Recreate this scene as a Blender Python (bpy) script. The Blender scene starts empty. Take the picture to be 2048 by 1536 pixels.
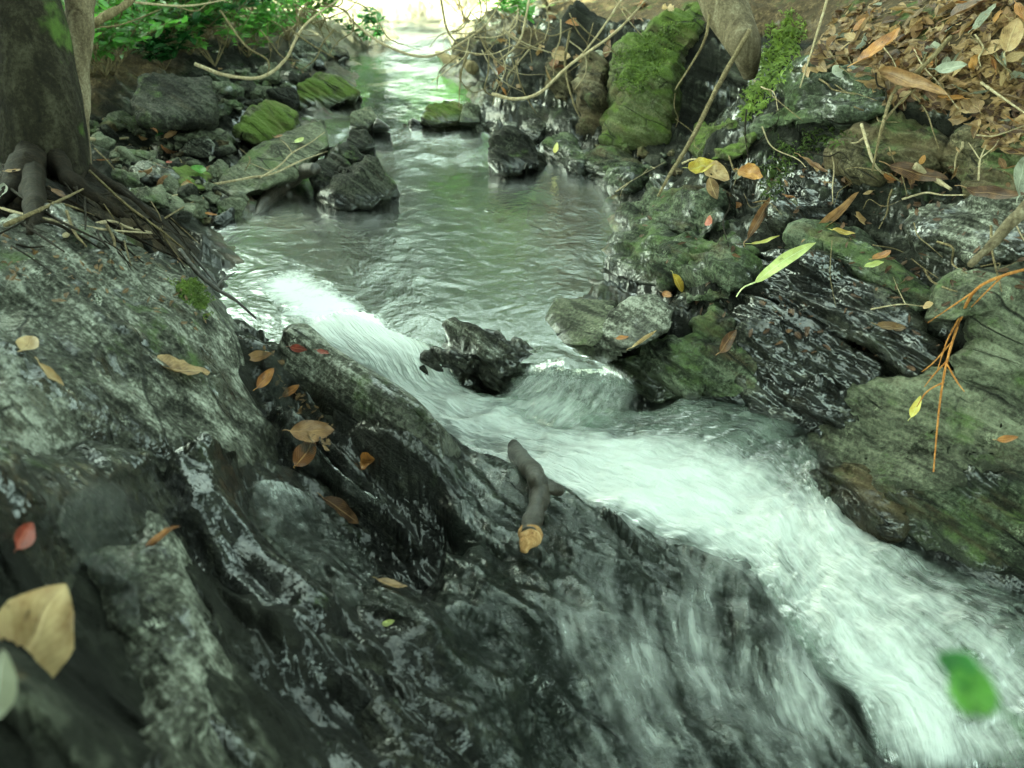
import bpy, bmesh, math, random
import numpy as np
from mathutils import Vector, Matrix
from mathutils.bvhtree import BVHTree
R = math.radians
rnd = random.Random(7)
nrg = np.random.RandomState(11)
C = bpy.context.scene.collection
SC = bpy.context.scene

# ------------------------------------------------------------------ camera, sky, sun, exposure
PITCH = R(27.4); CAMZ = 0.8; FPX = 1967.0
cam_d = bpy.data.cameras.new('camera'); cam = bpy.data.objects.new('camera', cam_d); C.objects.link(cam)
cam.location = (0, 0, CAMZ); cam.rotation_euler = (math.pi/2 - PITCH, 0, 0)
cam_d.sensor_width = 36; cam_d.lens = 36*FPX/2048; cam_d.clip_start = 0.02; cam_d.clip_end = 500
cam_d.dof.use_dof = True; cam_d.dof.focus_distance = 1.95; cam_d.dof.aperture_fstop = 5.6
SC.camera = cam
SUN_EL, SUN_AZ = R(46), R(-65)          # sun upstream, a little to the left (azimuth from +Y towards +X)
w = bpy.data.worlds.new('World'); SC.world = w; w.use_nodes = True
nt = w.node_tree; sky = nt.nodes.new('ShaderNodeTexSky'); sky.sky_type = 'NISHITA'; sky.sun_disc = False
sky.sun_elevation = SUN_EL; sky.sun_rotation = SUN_AZ; sky.air_density = 0.7; sky.dust_density = 1.5; sky.ozone_density = 0.6
bg = nt.nodes['Background']; hs = nt.nodes.new('ShaderNodeHueSaturation'); hs.inputs['Saturation'].default_value = 0.45   # thin white haze
nt.links.new(sky.outputs[0], hs.inputs['Color']); nt.links.new(hs.outputs[0], bg.inputs[0]); bg.inputs[1].default_value = 0.15
sd = bpy.data.lights.new('sun', 'SUN'); sun = bpy.data.objects.new('sun', sd); C.objects.link(sun)
sd.energy = 2.4; sd.angle = R(0.5); sd.color = (1, 0.95, 0.86)
sv = Vector((math.sin(SUN_AZ)*math.cos(SUN_EL), math.cos(SUN_AZ)*math.cos(SUN_EL), math.sin(SUN_EL)))
sun.rotation_euler = sv.to_track_quat('Z', 'Y').to_euler()
SC.view_settings.view_transform = 'Standard'; SC.view_settings.look = 'None'
SC.view_settings.exposure = 4.5; SC.view_settings.gamma = 1
try:
    SC.view_settings.use_white_balance = True
    SC.view_settings.white_balance_temperature = 7700; SC.view_settings.white_balance_tint = -32
except Exception: pass
SC.cycles.use_denoising = True
SC.cycles.max_bounces = 8; SC.cycles.transparent_max_bounces = 16
SC.cycles.sample_clamp_indirect = 4

# ------------------------------------------------------------------ numpy noise
_perm = nrg.permutation(256); _perm = np.concatenate([_perm, _perm, _perm]).astype(np.int64)
_g = nrg.normal(size=(256, 3)); _g /= np.linalg.norm(_g, axis=1)[:, None]
def pn(P):
    P = np.asarray(P, float); i = np.floor(P).astype(np.int64); f = P - i; i &= 255
    u = f*f*f*(f*(f*6-15)+10); out = np.zeros(len(P))
    for dx in (0, 1):
        wx = u[:, 0] if dx else 1-u[:, 0]
        for dy in (0, 1):
            wy = wx*(u[:, 1] if dy else 1-u[:, 1])
            for dz in (0, 1):
                h = _perm[_perm[_perm[(i[:, 0]+dx)] + i[:, 1]+dy] + i[:, 2]+dz]
                g = _g[h]
                out += wy*(u[:, 2] if dz else 1-u[:, 2])*(g[:, 0]*(f[:, 0]-dx)+g[:, 1]*(f[:, 1]-dy)+g[:, 2]*(f[:, 2]-dz))
    return out*1.6
def fbm(P, o=4, l=2.03, g=0.5):
    s = 0; a = 1
    for k in range(o): s = s + a*pn(P + 17.3*k); P = P*l; a *= g
    return s
def ridged(P, o=3, g=0.5):
    s = 0; a = 1
    for k in range(o): s = s + a*(1-2*np.abs(pn(P+9.1*k))); P = P*2.07; a *= g
    return s
def sstep(a, b, x):
    t = np.clip((x-a)/(b-a), 0, 1); return t*t*(3-2*t)
# bedding of the schist: strike runs from upstream-left to downstream-right
S_ = np.array([0.74, -0.62, -0.25]); S_ /= np.linalg.norm(S_)
N_ = np.array([0.55, 0.45, 0.70]); N_ -= S_*N_.dot(S_); N_ /= np.linalg.norm(N_)
T_ = np.cross(N_, S_)
def bed(P, a, b, c): return np.stack([P@S_*a, P@T_*b, P@N_*c], 1)
def _h(i, j, k): return _perm[_perm[_perm[i & 255] + (j & 255)] + (k & 255)]
def facet(Q):
    """fractured surface: every cell of a jittered lattice is a small tilted plane at its own height"""
    i = np.floor(Q).astype(np.int64); f = Q - i; best = np.full(len(Q), 9.0); val = np.zeros(len(Q)); b2 = np.full(len(Q), 9.0); val2 = np.zeros(len(Q))
    for dx in (-1, 0, 1):
        for dy in (-1, 0, 1):
            for dz in (-1, 0, 1):
                h = _h(i[:, 0]+dx, i[:, 1]+dy, i[:, 2]+dz); h2 = _perm[h+71]
                c = np.stack([dx + .15 + .7*(h/256.), dy + .15 + .7*(h2/256.), dz + .15 + .7*(_perm[h2+33]/256.)], 1)
                v = f - c; d = np.einsum('ij,ij->i', v, v); m = d < b2
                if not m.any(): continue
                nv = (_perm[h[m]+133]/128. - 1) + 0.9*np.einsum('ij,ij->i', _g[h[m]], v[m]); n1 = d[m] < best[m]
                b2[m] = np.where(n1, best[m], d[m]); val2[m] = np.where(n1, val[m], nv)
                best[m] = np.where(n1, d[m], best[m]); val[m] = np.where(n1, nv, val[m])
    t = .5 + .5*np.clip((np.sqrt(b2)-np.sqrt(best))/.34, 0, 1)       # a short ramp over each break
    return val*t + val2*(1-t)
def rockdisp(P, amp, seed=0):
    Q = P + seed
    d = 0.6*fbm(Q*5.5, 3) + 0.55*ridged(bed(Q, 3, 7, 16), 3) - 0.35*np.maximum(0, ridged(bed(Q, 4, 10, 30)+5, 2)-0.75)*2
    st = Q@N_*26 + 1.6*pn(Q*6); st = st - np.floor(st); step = np.where(st < 0.82, st/0.82, (1-st)/0.18)
    w2 = Q + 0.02*np.stack([pn(Q*9), pn(Q*9+31), pn(Q*9+57)], 1)
    fc = 0.95*facet(bed(w2, 2.6, 7, 14)) + 0.24*facet(bed(w2+3.3, 8, 20, 44))
    return amp*(0.75*d + fc + 0.16*step + 0.07*fbm(bed(Q, 22, 40, 60), 3))

# ------------------------------------------------------------------ pixels and rays
cP, sP = math.cos(PITCH), math.sin(PITCH)
def ray(px, py):
    dx, dy = (px-1024)/FPX, -(py-768)/FPX
    v = Vector((dx, cP+dy*sP, -sP+dy*cP)); return v.normalized()
CAM = Vector((0, 0, CAMZ))
def atz(px, py, z):
    d = ray(px, py); return CAM + d*((z-CAMZ)/d.z)
def ats(px, py, s): return CAM + ray(px, py)*s

# ------------------------------------------------------------------ object helpers
def link(name, me, mat=None, parent=None, label=None, cat=None, group=None, kind=None):
    o = bpy.data.objects.new(name, me); C.objects.link(o)
    if mat and me is not None and not me.materials: me.materials.append(mat)
    if parent: o.parent = parent
    for k, v in (('label', label), ('category', cat), ('group', group), ('kind', kind)):
        if v: o[k] = v
    return o
def mesh(name, verts, faces, smooth=True):
    me = bpy.data.meshes.new(name)
    verts = np.asarray(verts, np.float32)
    if isinstance(faces, np.ndarray):
        n = len(faces); k = faces.shape[1]
        me.vertices.add(len(verts)); me.vertices.foreach_set('co', verts.ravel())
        me.loops.add(n*k); me.loops.foreach_set('vertex_index', faces.astype(np.int32).ravel())
        me.polygons.add(n); me.polygons.foreach_set('loop_start', np.arange(0, n*k, k, dtype=np.int32))
        me.update(calc_edges=True)
    else:
        me.from_pydata(verts.tolist(), [], faces); me.update()
    if smooth: me.polygons.foreach_set('use_smooth', np.ones(len(me.polygons), bool))
    return me
def grid_faces(nu, nv):
    i = np.arange(nu*nv).reshape(nu, nv)
    return np.stack([i[:-1, :-1], i[1:, :-1], i[1:, 1:], i[:-1, 1:]], -1).reshape(-1, 4)
def attr(me, name, vals):
    a = me.attributes.new(name, 'FLOAT', 'POINT'); a.data.foreach_set('value', np.asarray(vals, np.float32))

# ------------------------------------------------------------------ materials
class NT:
    def __init__(s, name):
        s.m = bpy.data.materials.new(name); s.m.use_nodes = True; s.t = s.m.node_tree
        s.t.nodes.clear(); s.out = s.n('ShaderNodeOutputMaterial')
    def n(s, typ, **kw):
        nd = s.t.nodes.new(typ)
        for k, v in kw.items(): setattr(nd, k, v)
        return nd
    def l(s, a, b): s.t.links.new(a, b)
    def val(s, sock, v):
        if hasattr(v, 'is_output') or isinstance(v, bpy.types.NodeSocket): s.l(v, sock)
        else: sock.default_value = v
    def math(s, op, a, b=None, c=None, clamp=False):
        nd = s.n('ShaderNodeMath', operation=op, use_clamp=clamp); s.val(nd.inputs[0], a)
        if b is not None: s.val(nd.inputs[1], b)
        if c is not None: s.val(nd.inputs[2], c)
        return nd.outputs[0]
    def mix(s, f, a, b, mode='MIX'):
        nd = s.n('ShaderNodeMix', data_type='RGBA', blend_type=mode, clamp_factor=True)
        s.val(nd.inputs[0], f)
        for i, v in ((6, a), (7, b)):
            s.val(nd.inputs[i], v if not isinstance(v, tuple) else (*v[:3], 1))
        return nd.outputs[2]
    def noise(s, vec, scale, det=4, rough=0.55, dist=0):
        nd = s.n('ShaderNodeTexNoise'); s.l(vec, nd.inputs['Vector'])
        nd.inputs['Scale'].default_value = scale; nd.inputs['Detail'].default_value = det
        nd.inputs['Roughness'].default_value = rough; nd.inputs['Distortion'].default_value = dist
        return nd.outputs[0]
    def vor(s, vec, scale, feat='F1', out=0):
        nd = s.n('ShaderNodeTexVoronoi', feature=feat); s.l(vec, nd.inputs['Vector']); nd.inputs['Scale'].default_value = scale
        return nd.outputs[out]
    def ramp(s, f, stops, interp='LINEAR'):
        nd = s.n('ShaderNodeValToRGB'); s.l(f, nd.inputs[0]); e = nd.color_ramp.elements; nd.color_ramp.interpolation = interp
        while len(e) < len(stops): e.new(0.5)
        for k, (p, c) in enumerate(stops):
            e[k].position = p; e[k].color = (c, c, c, 1) if not isinstance(c, tuple) else (*c[:3], 1)
        return nd.outputs[0]
    def mr(s, v, a, b, c=0, d=1):
        nd = s.n('ShaderNodeMapRange', clamp=True, interpolation_type='SMOOTHSTEP')
        s.l(v, nd.inputs[0]); nd.inputs[1].default_value = a; nd.inputs[2].default_value = b
        nd.inputs[3].default_value = c; nd.inputs[4].default_value = d
        return nd.outputs[0]
    def at(s, name): return s.n('ShaderNodeAttribute', attribute_name=name).outputs['Fac']
    def pos(s): return s.n('ShaderNodeNewGeometry').outputs['Position']
    def dot(s, v, c):
        nd = s.n('ShaderNodeVectorMath', operation='DOT_PRODUCT'); s.l(v, nd.inputs[0]); nd.inputs[1].default_value = tuple(c)
        return nd.outputs['Value']
    def comb(s, a, b, c):
        nd = s.n('ShaderNodeCombineXYZ')
        for i, v in enumerate((a, b, c)): s.val(nd.inputs[i], v)
        return nd.outputs[0]
    def bedv(s, p, a, b, c):
        return s.comb(s.math('MULTIPLY', s.dot(p, S_), a), s.math('MULTIPLY', s.dot(p, T_), b), s.math('MULTIPLY', s.dot(p, N_), c))
    def bump(s, h, dist, strength=1.0, nrm=None):
        nd = s.n('ShaderNodeBump'); s.l(h, nd.inputs['Height']); nd.inputs['Distance'].default_value = dist; nd.inputs['Strength'].default_value = strength
        if nrm is not None: s.l(nrm, nd.inputs['Normal'])
        return nd.outputs[0]
    def prin(s, col, rough, nrm=None, spec=0.5, **kw):
        nd = s.n('ShaderNodeBsdfPrincipled'); s.val(nd.inputs['Base Color'], col if not isinstance(col, tuple) else (*col, 1)); s.val(nd.inputs['Roughness'], rough)
        s.val(nd.inputs['Specular IOR Level'], spec)
        if nrm is not None: s.l(nrm, nd.inputs['Normal'])
        for k, v in kw.items(): s.val(nd.inputs[k.replace('_', ' ')], v)
        return nd.outputs[0]
    def mixs(s, f, a, b):
        nd = s.n('ShaderNodeMixShader'); s.val(nd.inputs[0], f); s.l(a, nd.inputs[1]); s.l(b, nd.inputs[2]); return nd.outputs[0]
    def end(s, sh): s.l(sh, s.out.inputs[0]); return s.m

def rock_mat(name, dark, mid, light, moss=0.3, wet=0.3, soil=0.0, tint=(0.06, 0.085, 0.03)):
    """schist: banded along the bedding, pale lichen, algae, wet films"""
    k = NT(name); p = k.pos()
    b1 = k.noise(k.bedv(p, 4, 10, 34), 1, 6, 0.62, 0.6)
    b2 = k.noise(k.bedv(p, 9, 22, 90), 1, 5, 0.65, 0.3)
    big = k.noise(p, 5, 5, 0.6)
    fine = k.noise(p, 120, 4, 0.7)
    speck = k.noise(p, 260, 2, 0.6)
    f = k.math('ADD', k.math('MULTIPLY', b1, 0.55), k.math('ADD', k.math('MULTIPLY', big, 0.45), k.math('MULTIPLY', k.math('SUBTRACT', fine, 0.5), 0.55)))
    f = k.math('ADD', f, k.math('MULTIPLY', k.math('SUBTRACT', b2, 0.5), 0.4))
    col = k.ramp(f, [(0.39, dark), (0.51, mid), (0.64, light)])
    # lichen crusts and pale specks
    lic = k.mr(k.noise(p, 16, 6, 0.7), 0.58, 0.66); licf = k.math('MULTIPLY', lic, k.mr(speck, 0.45, 0.6))
    col = k.mix(k.math('MULTIPLY', licf, 0.7), col, tuple(min(0.5, c*1.7) for c in light))
    # algae / moss on the upward faces
    nz = k.n('ShaderNodeSeparateXYZ'); g = k.n('ShaderNodeNewGeometry'); k.l(g.outputs['Normal'], nz.inputs[0])
    up = k.mr(nz.outputs[2], 0.1, 0.8)
    mo = k.math('MULTIPLY', k.mr(k.noise(p, 7, 6, 0.72), 0.62-0.3*moss, 0.74-0.3*moss), k.math('ADD', 0.35, k.math('MULTIPLY', up, 0.65)))
    mcol = k.mix(speck, tuple(c*0.6 for c in tint), tuple(c*1.5 for c in tint))
    col = k.mix(k.math('MULTIPLY', mo, 0.85 if moss > 0 else 0.0), col, mcol)
    # brown iron/soil stains
    so = k.mr(k.noise(k.bedv(p, 5, 8, 20), 1, 5, 0.65), 0.6-0.25*soil, 0.75-0.2*soil)
    col = k.mix(k.math('MULTIPLY', so, 0.25+0.5*soil), col, (0.085, 0.062, 0.034))
    grain = k.math('ADD', 0.35, k.math('ADD', k.math('MULTIPLY', speck, 0.65), k.math('MULTIPLY', k.noise(p, 620, 2, 0.6), 0.65)))
    col = k.mix(1.0, col, k.comb(grain, grain, grain), 'MULTIPLY')
    # thin dark cracks
    cr = k.vor(k.bedv(p, 5, 9, 16), 1, 'DISTANCE_TO_EDGE'); crk = k.mr(k.math('ADD', cr, k.math('MULTIPLY', k.math('SUBTRACT', big, 0.5), 0.08)), 0.0, 0.035, 1, 0)
    crk = k.math('MULTIPLY', crk, k.mr(k.noise(p, 8, 2), 0.48, 0.62))
    col = k.mix(k.math('MULTIPLY', crk, 0.85), col, (0.012, 0.012, 0.01))
    # wet film
    wn = k.noise(p, 9, 5, 0.65)
    wm = k.mr(wn, 0.66-0.42*wet, 0.78-0.36*wet)
    wm = k.math('MAXIMUM', wm, k.mr(k.at('wet'), 0.2, 0.7))
    col = k.mix(wm, col, k.mix(1.0, col, (0.30, 0.30, 0.28), 'MULTIPLY'))
    rg = k.math('SUBTRACT', 0.82, k.math('MULTIPLY', wm, 0.5))
    h = k.math('ADD', k.math('MULTIPLY', b2, 0.7), k.math('ADD', k.math('MULTIPLY', fine, 0.5), k.math('MULTIPLY', k.noise(p, 42, 4, 0.65), 0.9)))
    h = k.math('SUBTRACT', h, k.math('MULTIPLY', crk, 0.8))
    nr = k.bump(h, 0.014, 0.8)
    cn = k.bump(k.math('ADD', k.noise(p, 28, 3, 0.6), k.math('MULTIPLY', k.noise(k.bedv(p, 20, 60, 120), 1, 2), 0.35)), 0.012, 0.4)
    return k.end(k.prin(col, rg, nr, 0.14, Coat_Weight=k.math('MULTIPLY', wm, k.math('SUBTRACT', 0.85, k.math('MULTIPLY', k.mr(k.at('wet'), 0.2, 0.9), 0.45))), Coat_Roughness=0.12, Coat_Normal=cn))

M = {}
M['rock_grey'] = rock_mat('wet_grey_schist', (0.008, 0.008, 0.0055), (0.060, 0.061, 0.047), (0.25, 0.255, 0.215), moss=0.2, wet=0.45)
M['rock_dark'] = rock_mat('dark_wet_schist', (0.003, 0.003, 0.002), (0.012, 0.0125, 0.009), (0.085, 0.085, 0.064), moss=0.12, wet=0.75)
M['rock_black'] = rock_mat('dry_black_stone', (0.004, 0.004, 0.003), (0.015, 0.015, 0.011), (0.052, 0.054, 0.04), moss=0.2, wet=0.05)
M['mound'] = rock_mat('dark_root_earth', (0.004, 0.003, 0.002), (0.013, 0.010, 0.006), (0.04, 0.032, 0.02), moss=0.1, wet=0.0, soil=0.4)
M['rock_green'] = rock_mat('algae_schist', (0.007, 0.008, 0.005), (0.030, 0.036, 0.022), (0.105, 0.12, 0.08), moss=0.45, wet=0.35, soil=0.3)
M['rock_pale'] = rock_mat('pale_green_slab', (0.024, 0.025, 0.017), (0.078, 0.083, 0.056), (0.14, 0.148, 0.102), moss=0.35, wet=0.0, soil=0.1)
M['rock_brown'] = rock_mat('earthy_schist', (0.010, 0.008, 0.005), (0.040, 0.034, 0.018), (0.11, 0.095, 0.058), moss=0.4, wet=0.1, soil=0.6)
M['rock_moss'] = rock_mat('mossy_stone', (0.012, 0.012, 0.007), (0.042, 0.042, 0.024), (0.11, 0.11, 0.07), moss=0.95, wet=0.0, soil=0.4, tint=(0.06, 0.09, 0.014))

# ground: bed rock near the water, soil and litter colours on the banks
k = NT('bank_ground'); p = k.pos()
litter = k.at('litter'); wet = k.at('wet'); bedm = k.at('bed')
n1 = k.noise(p, 6, 6, 0.65); n2 = k.noise(p, 45, 5, 0.7); n3 = k.noise(p, 160, 3, 0.7)
b1 = k.noise(k.bedv(p, 5, 12, 40), 1, 6, 0.65, 0.5)
f = k.math('ADD', k.math('MULTIPLY', b1, 0.5), k.math('ADD', k.math('MULTIPLY', n1, 0.3), k.math('MULTIPLY', n2, 0.25)))
rockc = k.ramp(f, [(0.43, (0.003, 0.003, 0.002)), (0.55, (0.012, 0.0125, 0.009)), (0.68, (0.085, 0.088, 0.066))])
soil = k.ramp(k.math('ADD', k.math('MULTIPLY', n2, 0.6), k.math('MULTIPLY', n3, 0.4)), [(0.35, (0.012, 0.009, 0.005)), (0.52, (0.055, 0.038, 0.02)), (0.68, (0.16, 0.115, 0.06))])
gcol = k.mix(k.mr(k.noise(p, 8, 5, 0.7), 0.55, 0.68), soil, (0.045, 0.07, 0.018))
col = k.mix(k.math('MULTIPLY', k.mr(k.math('ADD', litter, k.math('MULTIPLY', k.math('SUBTRACT', n1, 0.5), 0.8)), 0.35, 0.65), 1.0), rockc, gcol)
bv = k.vor(p, 38, 'F1', 1); bvd = k.vor(p, 38)
pebble = k.mix(k.math('MULTIPLY', k.mr(bvd, 0.2, 0.6), 0.6), k.mix(k.noise(p, 30, 3), (0.22, 0.19, 0.11), (0.46, 0.46, 0.34)), (0.10, 0.085, 0.05))
pebble = k.mix(0.35, pebble, k.mix(1.0, pebble, bv, 'MULTIPLY'))
col = k.mix(bedm, col, pebble); col = k.mix(k.at('sand'), col, k.mix(n2, (0.14, 0.115, 0.08), (0.34, 0.30, 0.24)))
mo = k.mr(k.noise(p, 5, 6, 0.75), 0.58, 0.7)
col = k.mix(k.math('MULTIPLY', mo, 0.5), col, (0.04, 0.062, 0.02))
col = k.mix(wet, col, k.mix(1.0, col, (0.45, 0.45, 0.43), 'MULTIPLY'))
rg = k.math('SUBTRACT', 0.9, k.math('MULTIPLY', wet, 0.4)); wgt = k.math('MULTIPLY', k.math('MAXIMUM', wet, k.math('MULTIPLY', k.mr(n1, 0.5, 0.62), k.math('SUBTRACT', 1.0, litter))), k.math('SUBTRACT', 1.0, bedm))
nr = k.bump(k.math('ADD', k.math('MULTIPLY', n2, 0.8), k.math('ADD', b1, k.math('MULTIPLY', n3, 0.4))), 0.015, 0.8)
cn = k.bump(k.math('ADD', k.noise(p, 28, 3, 0.6), k.math('MULTIPLY', k.noise(k.bedv(p, 20, 60, 120), 1, 2), 0.35)), 0.012, 0.4)
M['ground'] = k.end(k.prin(col, rg, nr, 0.14, Coat_Weight=k.math('MULTIPLY', wgt, k.math('SUBTRACT', 0.9, k.math('MULTIPLY', wet, 0.5))), Coat_Roughness=0.12, Coat_Normal=cn))

def leaf_mat(name, c1, c2, c3, rough=0.5, trans=0.3, vein=0.35):
    k = NT(name); tc = k.n('ShaderNodeTexCoord'); p = tc.outputs['Object']
    oi = k.n('ShaderNodeObjectInfo').outputs['Random']
    uv = k.n('ShaderNodeUVMap').outputs[0]; sx = k.n('ShaderNodeSeparateXYZ'); k.l(uv, sx.inputs[0])
    off = k.n('ShaderNodeVectorMath', operation='ADD'); k.l(p, off.inputs[0]); k.l(k.comb(k.math('MULTIPLY', oi, 9.0), oi, 0), off.inputs[1])
    q = off.outputs[0]
    f = k.math('ADD', k.math('MULTIPLY', k.noise(q, 40, 5, 0.65), 0.8), k.math('MULTIPLY', k.math('SUBTRACT', oi, 0.5), 0.35))
    col = k.ramp(f, [(0.25, c1), (0.42, c2), (0.62, c3)])
    spots = k.mr(k.noise(q, 110, 3, 0.6), 0.62, 0.7); col = k.mix(k.math('MULTIPLY', spots, 0.6), col, tuple(c*0.3 for c in c1))
    v = k.math('ABSOLUTE', k.math('SUBTRACT', sx.outputs[1], 0.5)); rib = k.mr(v, 0.012, 0.05, 1, 0)
    lat = k.math('SINE', k.math('ADD', k.math('MULTIPLY', sx.outputs[0], 60.0), k.math('MULTIPLY', v, -55.0)))
    latm = k.mr(lat, 0.86, 0.98)
    col = k.mix(k.math('MULTIPLY', k.math('MAXIMUM', rib, k.math('MULTIPLY', latm, 0.5)), vein), col, tuple(min(0.8, c*1.5+0.03) for c in c3))
    nr = k.bump(k.math('ADD', k.math('MULTIPLY', rib, 1.0), k.math('ADD', k.math('MULTIPLY', latm, 0.4), k.noise(q, 70, 3))), 0.0016, 0.8)
    a = k.prin(col, rough, nr, 0.45)
    t = k.n('ShaderNodeBsdfTranslucent'); k.l(col, t.inputs[0])
    return k.end(k.mixs(trans, a, t.outputs[0]))
M['leaf_tan'] = leaf_mat('dry_tan_leaf', (0.10, 0.055, 0.022), (0.27, 0.17, 0.075), (0.45, 0.33, 0.17))
M['leaf_brown'] = leaf_mat('dry_brown_leaf', (0.05, 0.022, 0.01), (0.15, 0.075, 0.03), (0.29, 0.17, 0.075))
M['leaf_orange'] = leaf_mat('orange_leaf', (0.12, 0.045, 0.015), (0.31, 0.13, 0.035), (0.50, 0.27, 0.085), 0.4)
M['leaf_yellow'] = leaf_mat('yellow_leaf', (0.30, 0.20, 0.03), (0.55, 0.45, 0.09), (0.68, 0.66, 0.24), 0.45)
M['leaf_red'] = leaf_mat('red_leaf', (0.12, 0.02, 0.012), (0.27, 0.05, 0.03), (0.40, 0.13, 0.08), 0.4)
M['leaf_lime'] = leaf_mat('pale_lime_leaf', (0.35, 0.38, 0.12), (0.52, 0.58, 0.22), (0.66, 0.72, 0.36), 0.45)
M['leaf_green'] = leaf_mat('fresh_green_leaf', (0.045, 0.13, 0.018), (0.095, 0.25, 0.04), (0.18, 0.38, 0.07), 0.35, 0.5)
M['leaf_deep'] = leaf_mat('glossy_green_leaf', (0.015, 0.05, 0.012), (0.03, 0.10, 0.025), (0.07, 0.19, 0.05), 0.25, 0.3)
M['leaf_grey'] = leaf_mat('grey_leaf', (0.12, 0.12, 0.08), (0.22, 0.23, 0.17), (0.36, 0.37, 0.29))

M['canopy'] = leaf_mat('canopy_leaf', (0.012, 0.035, 0.01), (0.025, 0.06, 0.018), (0.045, 0.09, 0.03), .6, .15, 0)
def bark_mat(name, a, b, c, scale=1.0, stretch=0.25, moss=0.0, rough=0.85):
    k = NT(name); tc = k.n('ShaderNodeTexCoord'); p = k.pos()
    sx = k.n('ShaderNodeSeparateXYZ'); k.l(p, sx.inputs[0])
    q = k.comb(sx.outputs[0], sx.outputs[1], k.math('MULTIPLY', sx.outputs[2], stretch))
    n1 = k.noise(q, 30*scale, 6, 0.65, 0.5); n2 = k.noise(p, 120*scale, 4, 0.7); n3 = k.noise(p, 6*scale, 4, 0.6)
    col = k.ramp(k.math('ADD', k.math('MULTIPLY', n1, 0.6), k.math('MULTIPLY', n2, 0.4)), [(0.34, a), (0.5, b), (0.66, c)])
    if moss: col = k.mix(k.math('MULTIPLY', k.mr(n3, 0.62-0.25*moss, 0.72-0.2*moss), 0.8), col, k.mix(n2, (0.025, 0.045, 0.01), (0.09, 0.14, 0.03)))
    nr = k.bump(k.math('ADD', n1, k.math('MULTIPLY', n2, 0.4)), 0.012/scale, 0.9)
    return k.end(k.prin(col, rough, nr, 0.1 if rough > .6 else 0.5))
M['bark'] = bark_mat('dark_bark', (0.003, 0.0025, 0.0016), (0.011, 0.0092, 0.0055), (0.036, 0.033, 0.021), 1.0, 0.4, 0.35)
M['deadwood'] = bark_mat('grey_dead_wood', (0.03, 0.022, 0.013), (0.10, 0.08, 0.05), (0.22, 0.19, 0.13), 1.3, 0.15)
M['twig'] = bark_mat('twig_bark', (0.035, 0.026, 0.014), (0.11, 0.085, 0.045), (0.24, 0.20, 0.12), 4)
M['twig_pale'] = bark_mat('pale_twig', (0.12, 0.09, 0.05), (0.26, 0.21, 0.13), (0.42, 0.37, 0.26), 4)
M['twig_dark'] = bark_mat('wet_black_twig', (0.006, 0.005, 0.004), (0.02, 0.016, 0.011), (0.05, 0.042, 0.03), 4, rough=0.4)
M['twig_orange'] = bark_mat('orange_stalk', (0.14, 0.055, 0.015), (0.28, 0.12, 0.035), (0.40, 0.21, 0.07), 4)
M['root'] = bark_mat('root_bark', (0.003, 0.0022, 0.0015), (0.009, 0.0066, 0.004), (0.028, 0.021, 0.013), 3)
M['cutwood'] = bark_mat('raw_orange_wood', (0.10, 0.045, 0.018), (0.26, 0.15, 0.065), (0.44, 0.31, 0.17), 3)

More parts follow.
